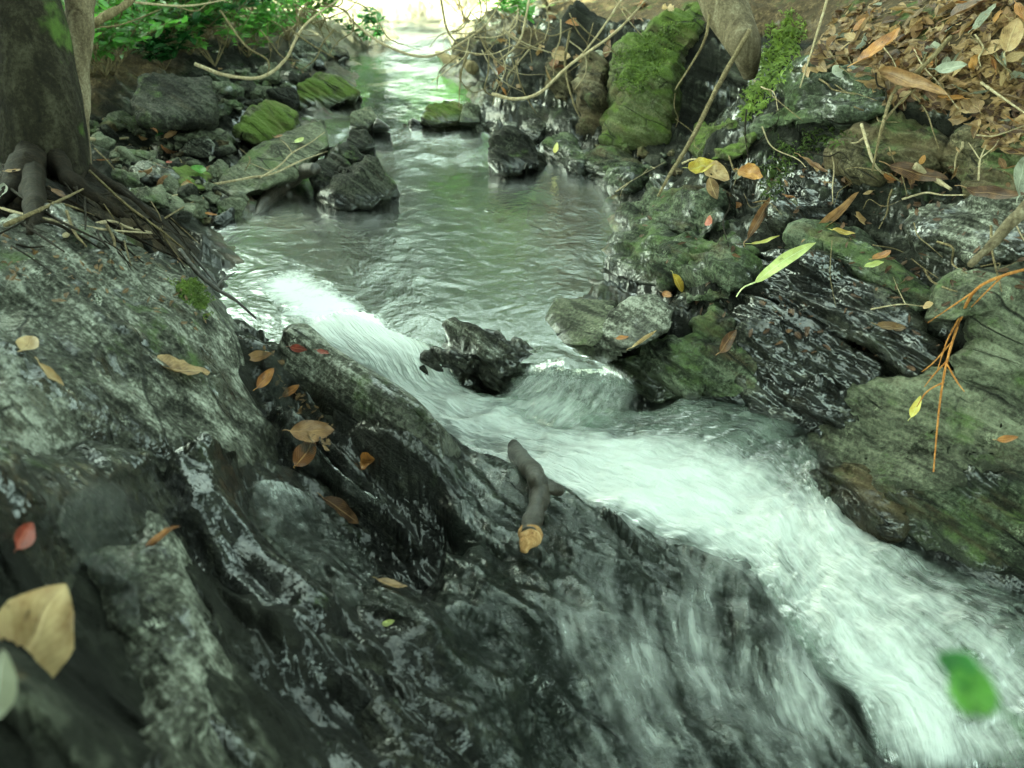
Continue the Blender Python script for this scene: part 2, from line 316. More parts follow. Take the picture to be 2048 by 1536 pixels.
def water_mat(name, murk, murk_f, foam_glare=True, ripple=1.0, su=1.0, sv=1.0, tint=(0.74, 0.84, 0.76), grough=.1, froth=.38):
    """clear stream water: sees the bed, mirrors by Fresnel; white air-filled water where the flow breaks, sky glare painted white on the trickle"""
    k = NT(name); p = k.pos()
    if foam_glare:
        uv = k.n('ShaderNodeUVMap').outputs[0]; sx = k.n('ShaderNodeSeparateXYZ'); k.l(uv, sx.inputs[0])
        wob = k.math('MULTIPLY', k.math('SUBTRACT', k.noise(p, 9, 3), 0.5), 0.10)
        def st(a, b, det=4):
            return k.noise(k.comb(k.math('MULTIPLY', k.math('ADD', sx.outputs[0], wob), a*su), k.math('MULTIPLY', sx.outputs[1], b*sv), 0), 1, det, 0.6)
        s1 = st(10, 1.6); s2 = st(34, 3.2); s3 = st(120, 7, 3)
        stk = k.math('ADD', k.math('MULTIPLY', s1, 0.56), k.math('ADD', k.math('MULTIPLY', s2, 0.30), k.math('MULTIPLY', s3, 0.14)))
        fo = k.at('foam_glare')
        fr_ = k.math('ADD', k.math('MULTIPLY', k.noise(p, 14, 5, 0.62, 0.8), 0.8), k.math('MULTIPLY', k.noise(p, 70, 3, 0.7), 0.2)); stk = k.math('ADD', k.math('MULTIPLY', stk, 1-froth), k.math('MULTIPLY', fr_, froth))
        x = k.math('ADD', k.math('MULTIPLY', k.math('SUBTRACT', stk, 0.5), 3.6), k.math('MULTIPLY', k.math('SUBTRACT', fo, 0.5), 1.9))
        fm = k.math('MULTIPLY', k.mr(x, -0.7, 0.62), k.mr(fo, 0.0, 0.14))
        pat = k.noise(p, 7, 4, 0.6); fm = k.math('MULTIPLY', fm, k.mr(k.math('ADD', pat, k.math('MULTIPLY', fo, 0.5)), 0.45, 0.68))
        edge = k.at('edge')
        fm = k.math('MULTIPLY', fm, edge)
        h = k.math('ADD', k.math('MULTIPLY', s2, 0.8), k.math('ADD', s1, k.math('MULTIPLY', s3, 0.25)))
        nr = k.bump(h, 0.02*ripple, 0.7)
    else:
        sx = k.n('ShaderNodeSeparateXYZ'); k.l(p, sx.inputs[0])
        q = k.comb(k.math('MULTIPLY', sx.outputs[0], 1.0), k.math('MULTIPLY', sx.outputs[1], 0.8), 0)
        h = k.math('ADD', k.noise(q, 9, 3, 0.55, 0.8), k.math('ADD', k.math('MULTIPLY', k.noise(q, 26, 4, 0.6, 0.6), 0.45), k.math('MULTIPLY', k.noise(q, 70, 2), 0.10)))
        nr = k.bump(h, 0.022*ripple, 0.8)
    tr = k.n('ShaderNodeBsdfTransparent'); tr.inputs[0].default_value = (*tint, 1)
    df = k.n('ShaderNodeBsdfDiffuse'); df.inputs[0].default_value = (*murk, 1)
    base = k.mixs(murk_f, tr.outputs[0], df.outputs[0])
    fr = k.n('ShaderNodeFresnel'); fr.inputs[0].default_value = 1.33; k.l(nr, fr.inputs['Normal'])
    gl = k.n('ShaderNodeBsdfGlossy'); gl.inputs['Roughness'].default_value = grough; k.l(nr, gl.inputs['Normal'])
    sh = k.mixs(fr.outputs[0], base, gl.outputs[0])
    if not foam_glare:
        fo = k.at('foam_glare'); fr_ = k.math('ADD', k.math('MULTIPLY', k.noise(p, 16, 6, 0.68, 1.2), 0.75), k.math('MULTIPLY', k.noise(p, 80, 3, 0.7), 0.25))
        x = k.math('ADD', k.math('MULTIPLY', k.math('SUBTRACT', fr_, 0.5), 4.0), k.math('MULTIPLY', k.math('SUBTRACT', fo, 0.5), 2.2))
        fm = k.math('MULTIPLY', k.mr(x, -0.6, 0.9), k.mr(fo, 0.0, 0.25))
    if True:
        d2 = k.n('ShaderNodeBsdfDiffuse'); d2.inputs[0].default_value = (0.82, 0.85, 0.82, 1); k.l(nr, d2.inputs['Normal'])
        t2 = k.n('ShaderNodeBsdfTranslucent'); t2.inputs[0].default_value = (0.80, 0.86, 0.84, 1); k.l(nr, t2.inputs['Normal'])
        sh = k.mixs(fm, sh, k.mixs(0.35, d2.outputs[0], t2.outputs[0]))
        if foam_glare: tr2 = k.n('ShaderNodeBsdfTransparent'); sh = k.mixs(k.mr(edge, 0.0, 0.5), tr2.outputs[0], sh)
    return k.end(sh)
M['pool'] = water_mat('pool_water', (0.55, 0.61, 0.47), 0.52, False, ripple=.24, grough=.17, tint=(.82, .88, .80))
M['cascade'] = water_mat('white_water', (0.20, 0.24, 0.20), 0.30)
M['veil'] = water_mat('thin_water', (0.16, 0.19, 0.16), 0.03, su=.5, sv=.4, froth=.15, tint=(0.9, 0.93, 0.9))

def poly_sd(XY, poly):
    n = len(poly); d = np.full(len(XY), 1e9); ins = np.zeros(len(XY), bool); x, y = XY[:, 0], XY[:, 1]
    for i in range(n):
        a = poly[i]; b = poly[(i+1) % n]; e = b-a; wv = XY-a; tt = np.clip(wv@e/(e@e+1e-12), 0, 1)
        d = np.minimum(d, np.linalg.norm(wv-tt[:, None]*e, axis=1))
        c = ((a[1] > y) != (b[1] > y)) & (x < (b[0]-a[0])*(y-a[1])/(b[1]-a[1]+1e-12)+a[0]); ins ^= c
    return np.where(ins, d, -d)
M['trickle'] = water_mat('rippled_trickle', (0.30, 0.32, 0.28), 0.05, ripple=1.2, su=.7, sv=5, froth=.3, tint=(0.86, 0.88, 0.84))

# ------------------------------------------------------------------ ground height from control points (pixel column, pixel row, level)
CP = [
 # pool bed and shores
 (800,350,-.08),(900,450,-.11),(700,500,-.09),(1000,550,-.10),(1100,450,-.07),(600,550,-.07),(880,300,-.05),(1000,330,-.05),(1000,640,-.08),(480,500,-.03),(820,620,-.09),(1150,380,-.05),
 (395,480,.02),(440,590,.0),(300,480,.12),(100,400,.19),(50,330,.21),(200,420,.17),(0,450,.22),
 (250,300,.06),(350,330,.05),(450,420,.01),(550,420,-.03),(600,400,-.02),(300,250,.1),(200,220,.15),(450,200,.1),(550,190,.08),(620,220,.05),(650,260,.02),(700,300,-.02),
 (1260,350,.01),(1270,450,.01),(1220,540,.01),(1120,620,-.01),(1080,660,-.04),(1350,330,.08),(1400,450,.08),(1400,550,.06),(1300,600,.02),(1500,400,.15),(1500,500,.12),(1600,600,.09),(1500,700,.02),
 (1700,500,.15),(1800,400,.24),(1800,600,.12),(1900,700,.075),(2000,600,.16),(1700,700,.03),(1650,300,.27),(1900,300,.325),(1900,500,.195),(2040,400,.28),(2040,200,.42),(1800,150,.43),(1700,50,.48),(2000,30,.56),(1600,150,.4),(1500,200,.28),(1450,270,.14),(1400,50,.4),
 (1200,150,.15),(1250,50,.35),(1050,150,.09),(1000,200,.05),(950,100,.14),(1050,50,.3),(1150,0,.42),(1100,250,.04),(1010,268,.03),(1200,280,.06),
 (780,200,-.01),(830,258,.02),(880,256,.025),(930,252,.03),(970,258,.03),(940,300,-.04),(850,130,0.02),(880,80,.03),(850,50,.04),(750,250,-.02),(900,180,0.0),
 (600,150,.1),(500,120,.14),(400,100,.17),(300,100,.2),(690,120,.03),(640,120,.08),(910,100,.03),(920,150,.0),(935,200,.01),(600,60,.16),(450,30,.22),(300,30,.26),(200,100,.25),(750,50,.05),(690,45,.12),(900,50,.06),(960,40,.16),
# cascade bed
 (620,600,-.06),(750,680,-.08),(880,790,-.15),(960,850,-.17),(1100,870,-.17),(1300,930,-.19),(1500,1030,-.23),(1650,1080,-.24),(1800,1200,-.26),(1900,1400,-.33),(2040,1300,-.29),(2000,1500,-.36),(1400,850,-.12),(1550,880,-.14),(1640,950,-.17),(1150,770,-.08),(1100,730,-.06),(1200,800,-.11),(1300,810,-.09),
 (1700,840,-.08),(1700,970,-.16),(1750,1060,-.19),(1850,900,-.06),(1900,1000,-.115),(2000,1100,-.15),(2000,900,-.03),(1850,1110,-.2),(2040,1180,-.23),(1850,780,.01),(2000,780,.04),
 # ridge and foreground rocks
 (900,900,-.06),(1050,940,-.09),(1180,1000,-.115),(1300,1050,-.145),(1500,1120,-.185),(1600,1190,-.21),(1100,1200,-.145),(1300,1300,-.195),(1500,1400,-.25),(1700,1470,-.29),(1000,1400,-.175),(1200,1530,-.245),(800,1300,-.06),(600,1400,-.02),(400,1500,.1),(200,1400,.22),(50,1300,.30),(50,1500,.33),
 (100,1100,.24),(100,900,.2),(100,700,.20),(50,550,.21),(300,600,.16),(400,700,.11),(440,640,.08),(500,700,-.03),(600,730,.03),(700,810,.0),(850,890,-.04),(550,850,-.04),(650,950,-.07),(400,950,.08),(550,1020,-.04),(700,1130,-.10),(300,1100,.13),(500,1200,.0),(850,1050,-.1),
]
pts = [atz(*c) for c in CP]
WP = [(0,10,.35),(-4,10,1.0),(4,10,1.8),(0,20,.8),(-10,20,2.2),(10,20,3.5),(0,40,2),(-20,40,5),(20,40,7),(-4,5,.7),(4,5,1.9),(-3,2,.7),(3,2,1.5),(-3,0,.7),(3,0,1.4),(1.2,-1,-.9),(0,-1,-.1),(-1.2,-1,.5),(1.7,.6,.3),(-1.4,.6,.45),(-1.8,3,.4),(2,3,1.0),(-30,5,4),(30,5,8),(.9,.3,-.5),(.3,.4,-.3),(-.4,.25,.3)]
CPX = np.array([[q.x, q.y] for q in pts] + [[a, b] for a, b, c in WP]); CPZ = np.array([q.z for q in pts] + [c for a, b, c in WP])
def kern(r): return np.sqrt(r*r + 0.03**2)
_D = np.linalg.norm(CPX[:, None]-CPX[None], axis=2); n_ = len(CPX)
_A = np.zeros((n_+3, n_+3)); _A[:n_, :n_] = kern(_D) - 0.0; _A[:n_, :n_] -= np.eye(n_)*0.02
_A[:n_, n_] = 1; _A[:n_, n_+1:] = CPX; _A[n_, :n_] = 1; _A[n_+1:, :n_] = CPX.T
_W = np.linalg.solve(_A, np.concatenate([CPZ, np.zeros(3)]))
def base_z(XY):
    out = np.empty(len(XY))
    for i in range(0, len(XY), 40000):
        q = XY[i:i+40000]; d = np.linalg.norm(q[:, None]-CPX[None], axis=2)
        out[i:i+40000] = kern(d)@_W[:n_] + _W[n_] + q@_W[n_+1:]
    return out
def level(y):            # stream surface along the brook: the pool, the riffle, the reach above it
    return 0.035*sstep(2.9, 3.5, y) + 0.012*np.clip(y-3.2, 0, 60)
_cr = [(760,560,0),(830,620,0),(900,690,-.01),(960,765,-.05),(1060,775,-.06),(1300,795,-.08),(1460,780,-.06),(1630,820,-.08),(1680,950,-.135),(1750,1040,-.165),(1900,1105,-.19),(2200,1180,-.2),(2400,1500,-.33)]
_cl = [(1740,1600,-.34),(1680,1410,-.275),(1600,1340,-.25),(1555,1255,-.2),(1490,1175,-.19),(1385,1110,-.165),(1250,1055,-.14),(1090,978,-.12),(945,915,-.11),(850,885,-.115),(780,820,-.11),(690,765,-.085),(620,710,-.035),(570,660,0),(530,590,0)]
CHP = np.array([list(atz(*q)[:2]) for q in _cr+_cl])
def chute(XY):
    out = np.zeros(len(XY)); m = (np.abs(XY[:, 0]) < 2) & (XY[:, 1] < 2.6); out[m] = sstep(-.03, .05, poly_sd(XY[m], CHP)); return out
def litter_mask(XY, z):
    x, y = XY[:, 0], XY[:, 1]
    m = sstep(0.30, 0.48, z)*sstep(0.25, 0.5, x) + sstep(3.2, 4.2, y)*sstep(0.10, 0.22, z-level(y)) + sstep(-1.0, -1.5, x)*0.8
    return np.clip(m, 0, 1)
def ground_z(XY, shp):
    z = base_z(XY); Zg = z.reshape(shp); Xg = XY[:, 0].reshape(shp); Yg = XY[:, 1].reshape(shp)
    sl = np.zeros(shp)
    for ax in (0, 1): sl = np.maximum(sl, np.abs(np.gradient(Zg, axis=ax))/(np.hypot(np.gradient(Xg, axis=ax), np.gradient(Yg, axis=ax))+1e-6))
    flat = 1 - .55*sstep(.8, 1.8, sl.ravel()); P = np.column_stack([XY, z]); x, y = XY[:, 0], XY[:, 1]
    lm = litter_mask(XY, z); inpool = sstep(0.02, -0.05, z-level(y))*sstep(1.75, 1.95, y)
    near = 1 - sstep(5, 9, y)
    cm_ = chute(XY); z = z - .012*cm_
    amp = 0.034*(1-.72*cm_)*(1-0.7*lm)*(1-0.86*inpool)*(1-sstep(6, 9, y))
    z = z + rockdisp(P, 1.0)*amp*flat + near*0.015*fbm(P*3.1, 3)*(1-inpool) + (1-near)*0.12*fbm(P*0.8, 4)
    return z, lm, inpool
na, nr_ = 760, 800
t = np.linspace(-1, 1, na); az = np.radians(t*34 + np.sign(t)*np.maximum(0, np.abs(t)-0.8)**1*0 + 60*np.sign(t)*np.maximum(0, np.abs(t)-0.82)**2/0.18**2)
rr = np.concatenate([[0.1], np.exp(np.linspace(math.log(0.22), math.log(9), nr_-80)), np.exp(np.linspace(math.log(9.1), math.log(70), 79))])
A_, R_ = np.meshgrid(az, rr, indexing='ij')
XY = np.column_stack([(np.sin(A_)*R_).ravel(), (np.cos(A_)*R_ - 0.35).ravel()])
GZ, LM, INP = ground_z(XY, A_.shape)
V = np.column_stack([XY, GZ]); me = mesh('ground', V, grid_faces(na, len(rr))[:, ::-1])
attr(me, 'sand', sstep(1.0, .4, np.hypot((XY[:, 0]+.75)/.9, (XY[:, 1]-5.6)/1.7)+.25*fbm(np.column_stack([XY*2, XY[:, 0]*0]), 3))); attr(me, 'litter', LM); attr(me, 'bed', INP)
attr(me, 'wet', np.clip(sstep(0.06, 0.0, GZ-level(XY[:, 1]))*(XY[:, 1] < 8)*(1-0.7*INP), 0, 1))
ground = link('ground', me, M['ground'], kind='structure')
TREES = []          # ray targets
def add_target(o):
    dg = bpy.context.evaluated_depsgraph_get(); TREES.append((BVHTree.FromObject(o, dg), Vector(o.location)))
add_target(ground)
def cast(px, py):
    d = ray(px, py); best = None
    for tr, off in TREES:
        h = tr.ray_cast(CAM-off, d)
        if h[0] is not None and (best is None or h[3] < best[2]): best = (h[0]+off, h[1], h[3])
    if best is None: return ats(px, py, 6), Vector((0, 0, 1)), 6.0
    n = best[1]
    if n.dot(d) > 0: n = -n
    return best[0], n, best[2]
def drop(x, y, z0=3):
    best = None
    for tr, off in TREES:
        h = tr.ray_cast(Vector((x, y, z0))-off, Vector((0, 0, -1)))
        if h[0] is not None and (best is None or h[3] < best[2]): best = (h[0]+off, h[1], h[3])
    return (best[0], best[1]) if best else (Vector((x, y, 0)), Vector((0, 0, 1)))

# ------------------------------------------------------------------ rocks
def wetness(P):
    y = P[:, 1]
    lv = np.where(y > 1.85, level(y), -0.02 - 0.25*np.clip(P[:, 0]-0.05, 0, 1.2))
    return np.clip(1 - (P[:, 2]-lv-0.01)/0.05, 0, 1)
def finish_rock(name, V, F, mat, label, cat, group, wet=True):
    c = V.mean(0); c[2] = V[:, 2].min()
    me = mesh(name, V-c, F)
    attr(me, 'wet', wetness(V) if wet else np.zeros(len(V)))
    o = link(name, me, mat, label=label, cat=cat, group=group); o.location = c
    bpy.context.view_layer.update(); add_target(o); return o
def hull_bm(P, res, smooth=2):
    bm = bmesh.new()
    for q in P: bm.verts.new(q)
    r = bmesh.ops.convex_hull(bm, input=bm.verts)
    bmesh.ops.delete(bm, geom=[g for g in set(r['geom_interior']) | set(r['geom_unused']) if isinstance(g, bmesh.types.BMVert)], context='VERTS')
    for it in range(9):
        es = [e for e in bm.edges if e.calc_length() > res]
        if not es or len(bm.verts) > 45000: break
        bmesh.ops.subdivide_edges(bm, edges=es, cuts=1, use_grid_fill=False)
        bmesh.ops.triangulate(bm, faces=bm.faces[:])
    for it in range(smooth): bmesh.ops.smooth_vert(bm, verts=bm.verts, factor=0.5, use_axis_x=True, use_axis_y=True, use_axis_z=True)
    bm.normal_update(); return bm
def hull_rock(name, label, P, mat, thick=0.15, amp=0.012, res=0.012, smooth=3, cat='rock', group=None, back=None, seed=0, down=0.4):
    """angular block whose seen corners are P (world points); its back lies farther off along the slope"""
    P = [Vector(q) for q in P]; Q = list(P)
    for q in P:
        d = (q-CAM).normalized(); d.z = -down; d.normalize(); Q.append(q + d*thick)
    bm = hull_bm(Q, res, smooth)
    V = np.array([v.co for v in bm.verts]); N = np.array([v.normal for v in bm.verts]); F = np.array([[v.index for v in f.verts] for f in bm.faces])
    bm.verts.index_update(); F = np.array([[v.index for v in f.verts] for f in bm.faces]); bm.free()
    V = V + N*(rockdisp(V, amp, seed)[:, None])
    return finish_rock(name, V, F, M[mat], label, cat, group)
GT = [TREES[0]]
def gcast(px, py):
    d = ray(px, py); h = GT[0][0].ray_cast(CAM, d); return h[0] if h[0] is not None else ats(px, py, 4)
def lump(name, label, poly, h, wdt, mat, amp=0.02, res=0.008, cat='rock', group=None, seed=0, zoff=0.0, tilt=(0, 0)):
    """rounded body of rock standing in the ground inside the outline poly (pixels on the ground, or (px,py,z))"""
    W = np.array([list(gcast(*q)[:2]) if len(q) == 2 else list(atz(*q)[:2]) for q in poly])
    lo, hi = W.min(0)-0.05, W.max(0)+0.05
    nx = max(8, int((hi[0]-lo[0])/res)); ny = max(8, int((hi[1]-lo[1])/res)); 
    X, Y = np.meshgrid(np.linspace(lo[0], hi[0], nx), np.linspace(lo[1], hi[1], ny), indexing='ij')
    XY = np.column_stack([X.ravel(), Y.ravel()])
    wob = 0.03*fbm(np.column_stack([XY*9, np.full(len(XY), seed)]), 2)
    sd_ = poly_sd(XY, W) + wob*0.5
    bz = base_z(XY); cen = W.mean(0)
    top = bz + zoff + h*np.where(sd_ > 0, 1-np.exp(-np.maximum(sd_, 0)/wdt), 0) + (XY-cen)@np.array(tilt)
    top = np.where(sd_ < 0, top + sd_*1.7, top) - (.07*chute(XY) if name != 'rock_shelf' else 0)
    P = np.column_stack([XY, top])
    Z = top.reshape(nx, ny); gx = np.gradient(Z, X[:, 0], axis=0); gy = np.gradient(Z, Y[0], axis=1)
    Nn = np.stack([-gx, -gy, np.ones_like(Z)], -1).reshape(-1, 3); Nn /= np.linalg.norm(Nn, axis=1)[:, None]
    P = P + Nn*(rockdisp(P, amp, seed)*(1 - sstep(.88, .5, Nn[:, 2])))[:, None]
    keep = sd_ > -0.06
    F = grid_faces(nx, ny); F = F[keep[F].all(1)]
    used = np.unique(F); remap = -np.ones(len(P), int); remap[used] = np.arange(len(used))
    return finish_rock(name, P[used], remap[F], M[mat], label, cat, group)
Z3 = lambda L: [atz(*q) for q in L]
S3 = lambda L: [ats(*q) for q in L]

# foreground, left of the cascade
lump('rock_outcrop', 'big rounded grey outcrop with a bright moss patch left of the cascade', [(-160,500),(0,470),(120,480),(210,530),(330,545),(430,585),(478,650),(500,760),(560,880),(520,960),(380,930),(200,930),(0,960),(-160,960)], .07, .05, 'rock_grey', .022, .006, seed=1.3)
lump('rock_outcrop', 'dark wet ledge below the moss outcrop at the left edge', [(-200,960),(0,940),(220,930),(330,970),(420,1080),(330,1160),(150,1160),(0,1200),(-200,1250)], .05, .035, 'rock_dark', .022, .006, seed=4.1)
lump('rock_ridge', 'long narrow pale slab between the white chute and the leaf gully', [(545,705),(600,695),(700,745),(800,810),(900,880),(945,910),(900,940),(800,880),(700,860),(610,800),(560,750)], .085, .022, 'rock_grey', .010, .005, seed=2.2)
lump('rock_ridge', 'dark wet ridge between the leaf gully and the rippled trickle', [(540,820),(620,870),(720,950),(800,1040),(820,1100),(740,1060),(640,960),(560,900)], .085, .022, 'rock_dark', .014, .006, seed=7.7)
lump('rock_ridge', 'black jagged ridge left of the rippled trickle', [(330,960),(480,930),(520,1040),(600,1140),(720,1230),(700,1300),(560,1250),(430,1150),(350,1060)], .085, .022, 'rock_dark', .020, .006, seed=3.9)
lump('rock_ridge', 'brown streaked rib of rock running to the bottom edge', [(260,1060),(350,1050),(390,1200),(480,1320),(500,1560),(300,1560),(290,1300),(230,1160)], .05, .03, 'rock_grey', .03, .006, seed=5.5)
lump('rock_ridge', 'dark crest of rock under the veil of water right of the stick', [(900,905),(1050,930),(1200,990),(1320,1045),(1500,1110),(1600,1190),(1560,1260),(1400,1200),(1200,1120),(1050,1060),(900,1000)], .012, .035, 'rock_dark', .012, .006, seed=6.2)
lump('rock_outcrop', 'black wet rock filling the bottom middle under thin falling water', [(720,1180),(950,1130),(1200,1220),(1420,1340),(1600,1480),(1650,1600),(700,1600),(620,1400)], .04, .04, 'rock_dark', .03, .007, seed=8.4)
def G(L):               # corners standing a little in front of the ground surface: (px, py, lift)
    return [gcast(q[0], q[1]) - ray(q[0], q[1])*(q[2] if len(q) > 2 else 0.02) for q in L]
# right of the cascade
hull_rock('boulder', 'broken dark rock damming the pool beside the white chute', Z3([(858,708,-.015),(905,668,.010),(960,676,.016),(985,668,.018),(1050,682,.012),(1100,705,.0),(1070,752,-.04),(960,775,-.08),(890,778,-.09),(852,735,-.05),(960,708,.018)]), 'rock_grey', .16, .030, .005, 2, seed=1.0, down=1.0)
hull_rock('slab', 'pale cracked slab at the pool edge beside the dark dam rock', Z3([(1088,640,.0),(1110,598,.03),(1180,600,.045),(1232,605,.05),(1230,640,.05),(1185,690,.02),(1130,690,.0),(1090,665,-.01)]), 'rock_pale', .12, .006, .007, seed=2.0)
hull_rock('boulder', 'smooth grey wedge leaning on the pale cracked slab', Z3([(1188,690,.01),(1225,625,.06),(1260,595,.09),(1310,590,.10),(1345,620,.09),(1330,660,.06),(1270,690,.03),(1215,700,.0)]), 'rock_grey', .14, .006, .007, seed=3.0)
lump('rock_outcrop', 'wet honeycombed rock shelf sloping into the lower cascade', [(1200,720),(1290,690),(1400,690),(1500,730),(1640,770),(1700,800),(1620,825),(1480,790),(1380,815),(1290,795),(1230,770)], .045, .03, 'rock_green', .018, .006, seed=4.0)
RB = [
 ('boulder', 'wet dark rock under the grey wedge at the upper edge of the cascade', 'rock_green', .012, .16, [(1215,725,.03),(1290,692,.06),(1400,700,.07),(1395,785,.05),(1300,805,.04),(1235,775,.03)]),
 ('boulder', 'wet pitted rock left of the blue-black block at the cascade edge', 'rock_green', .012, .16, [(1375,705,.05),(1480,700,.07),(1510,760,.06),(1475,800,.05),(1385,805,.04)]),
 ('boulder', 'low wet rock under the blue-black block at the water', 'rock_dark', .012, .16, [(1480,755,.05),(1590,765,.06),(1650,800,.05),(1620,838,.04),(1510,815,.04)]),
 ('boulder', 'dark rock between the blue-black block and the square pale block', 'rock_dark', .012, .16, [(1580,775,.05),(1690,788,.07),(1705,840,.05),(1640,870,.04),(1600,830,.04)]),
  # right bank: label, material, amp, thickness, corners (px, py, lift)
 ('slab', 'long dark bedded ledge under the lime leaf on the right bank', 'rock_dark', .016, .16, [(1480,500,.05),(1560,515,.07),(1680,560,.07),(1780,610,.07),(1870,700,.05),(1840,745,.03),(1700,690,.03),(1560,610,.03),(1465,550,.03)]),
 ('slab', 'bedded ledge just below the ledge of the lime leaf', 'rock_dark', .014, .14, [(1440,560,.04),(1530,595,.06),(1640,655,.06),(1760,735,.05),(1740,790,.03),(1620,760,.03),(1500,690,.02),(1440,630,.02)]),
 ('boulder', 'smooth blue-black wet block at the edge of the hump of water', 'rock_dark', .006, .15, [(1465,700,.03),(1500,640,.07),(1560,645,.08),(1700,705,.07),(1735,745,.05),(1690,790,.03),(1560,770,.03),(1480,745,.02)]),
 ('slab', 'thin dark ledge behind the lime leaf', 'rock_green', .012, .12, [(1600,470,.04),(1700,495,.06),(1800,555,.06),(1860,600,.04),(1820,625,.02),(1700,575,.02),(1610,525,.02)]),
 ('boulder', 'blocky greenish rock left of the red-brown curled leaf', 'rock_green', .014, .14, [(1370,500,.04),(1470,465,.06),(1510,510,.06),(1450,590,.05),(1370,605,.03),(1345,550,.03)]),
 ('boulder', 'undercut rock at the right shore of the pool', 'rock_green', .014, .12, [(1205,520,.02),(1235,475,.05),(1320,465,.07),(1375,525,.07),(1330,575,.05),(1255,560,.02)]),
 ('boulder', 'low mossy rock at the pool shore below the hanging stick', 'rock_green', .014, .12, [(1255,420,.02),(1330,365,.06),(1420,395,.07),(1455,450,.06),(1380,485,.03),(1280,465,.02)]),
 ('boulder', 'small rounded grey stone between the grey wedge and the red leaf stalk', 'rock_green', .008, .08, [(1390,640,.04),(1430,620,.06),(1470,640,.06),(1480,690,.04),(1430,705,.02),(1390,680,.02)]),
 ('boulder', 'rounded dark rock under the orange dry leaves', 'rock_dark', .012, .14, [(1535,370,.03),(1570,340,.06),(1630,335,.07),(1690,370,.07),(1705,430,.05),(1640,450,.03),(1560,435,.03)]),
 ('boulder', 'smooth blue-grey rock with a vertical crack at the right edge', 'rock_grey', .008, .16, [(1820,450,.03),(1880,410,.07),(1980,398,.08),(2080,405,.08),(2080,500,.06),(1960,525,.04),(1860,495,.03)]),
 ('boulder', 'overhanging rock under the leaf litter with a black hollow beneath', 'rock_green', .012, .16, [(1520,260,.03),(1560,165,.06),(1640,125,.08),(1740,165,.09),(1775,215,.10),(1700,228,.11),(1600,238,.08)]),
 ('boulder', 'small green block below the mossy boulder', 'rock_moss', .010, .12, [(1385,300,.03),(1400,250,.05),(1470,235,.06),(1510,270,.06),(1490,310,.04),(1430,318,.03)]),
 ('boulder', 'earthy brown rock under the dry frond', 'rock_brown', .014, .14, [(1690,320,.03),(1720,270,.05),(1820,260,.06),(1880,300,.05),(1840,345,.04),(1750,350,.03)]),
 ('boulder', 'earthy rock face below the litter at the right edge', 'rock_brown', .016, .16, [(1870,320,.03),(1920,270,.05),(2080,280,.06),(2080,380,.05),(1960,385,.03)]),
 ('slab', 'flat pale grey-green slab pointing left over a dark hollow', 'rock_pale', .004, .16, [(1848,640,.13),(1872,580,.12),(1912,545,.11),(2080,512,.10),(2080,590,.12),(1975,598,.13),(1905,640,.14)]),
 ('boulder', 'pale upright rock below the flat pale slab', 'rock_pale', .012, .2, [(1965,650,.04),(2000,605,.06),(2090,600,.08),(2090,900,.08),(1995,830,.06),(1950,760,.05)]),
 ('boulder', 'big square pale block beside the lower cascade', 'rock_pale', .010, .25, [(1640,880,.03),(1680,800,.06),(1740,775,.06),(1900,765,.06),(1990,800,.07),(2080,870,.09),(2080,945,.09),(1900,955,.08),(1760,975,.07),(1655,990,.04)]),
 ('boulder', 'green-brown pitted rock at the right edge above the dark water', 'rock_green', .014, .25, [(1785,975,.06),(1900,952,.08),(2090,945,.10),(2090,1160,.08),(1950,1125,.06),(1850,1095,.04),(1765,1045,.03)]),
 ('boulder', 'dark notched rock at the foot of the square pale block', 'rock_brown', .012, .18, [(1640,935,.03),(1700,925,.06),(1795,960,.07),(1785,1050,.05),(1690,1050,.03),(1652,1005,.03)]),
]
for i, (nm, lb, mt, am, th, L) in enumerate(RB):
    hull_rock(nm, lb, G([(q[0], q[1], q[2]*.65) for q in L]), mt, th, am*1.9, .006, 2, seed=3.1*i, group=None)
# far right: mossy boulder and upright slates
hull_rock('boulder', 'tall boulder with bright green moss on its left face', S3([(1212,285,3.12),(1222,140,3.12),(1240,80,3.14),(1330,32,3.2),(1400,28,3.3),(1412,22,3.34),(1365,285,3.08),(1300,295,3.0),(1335,140,3.0),(1398,58,3.15),(1285,180,2.98),(1330,280,2.98)]), 'rock_moss', .3, .018, .012, 3, seed=2.7)
for i, (lb, q) in enumerate([
 ('upright slate left of the mossy boulder, nearest to it', [(1160,270,3.3),(1150,150,3.35),(1180,95,3.4),(1215,120,3.35),(1220,270,3.25),(1190,200,3.22)]),
 ('narrow upright slate in the middle of the far right bank', [(1105,250,3.5),(1100,130,3.55),(1125,95,3.6),(1150,140,3.55),(1155,260,3.45),(1130,190,3.42)]),
 ('dark block under the overhanging twigs on the far right bank', [(905,140,4.6),(910,80,4.7),(960,60,4.7),(1000,90,4.6),(1005,135,4.5),(950,145,4.45)]),
 ('leaning earthy slate above the far right shore', [(1020,240,3.7),(1030,150,3.8),(1070,120,3.85),(1100,160,3.75),(1095,250,3.6)])]):
    hull_rock('slab', lb, S3(q), 'rock_brown', .25, .02, .012, 3, seed=5+i)
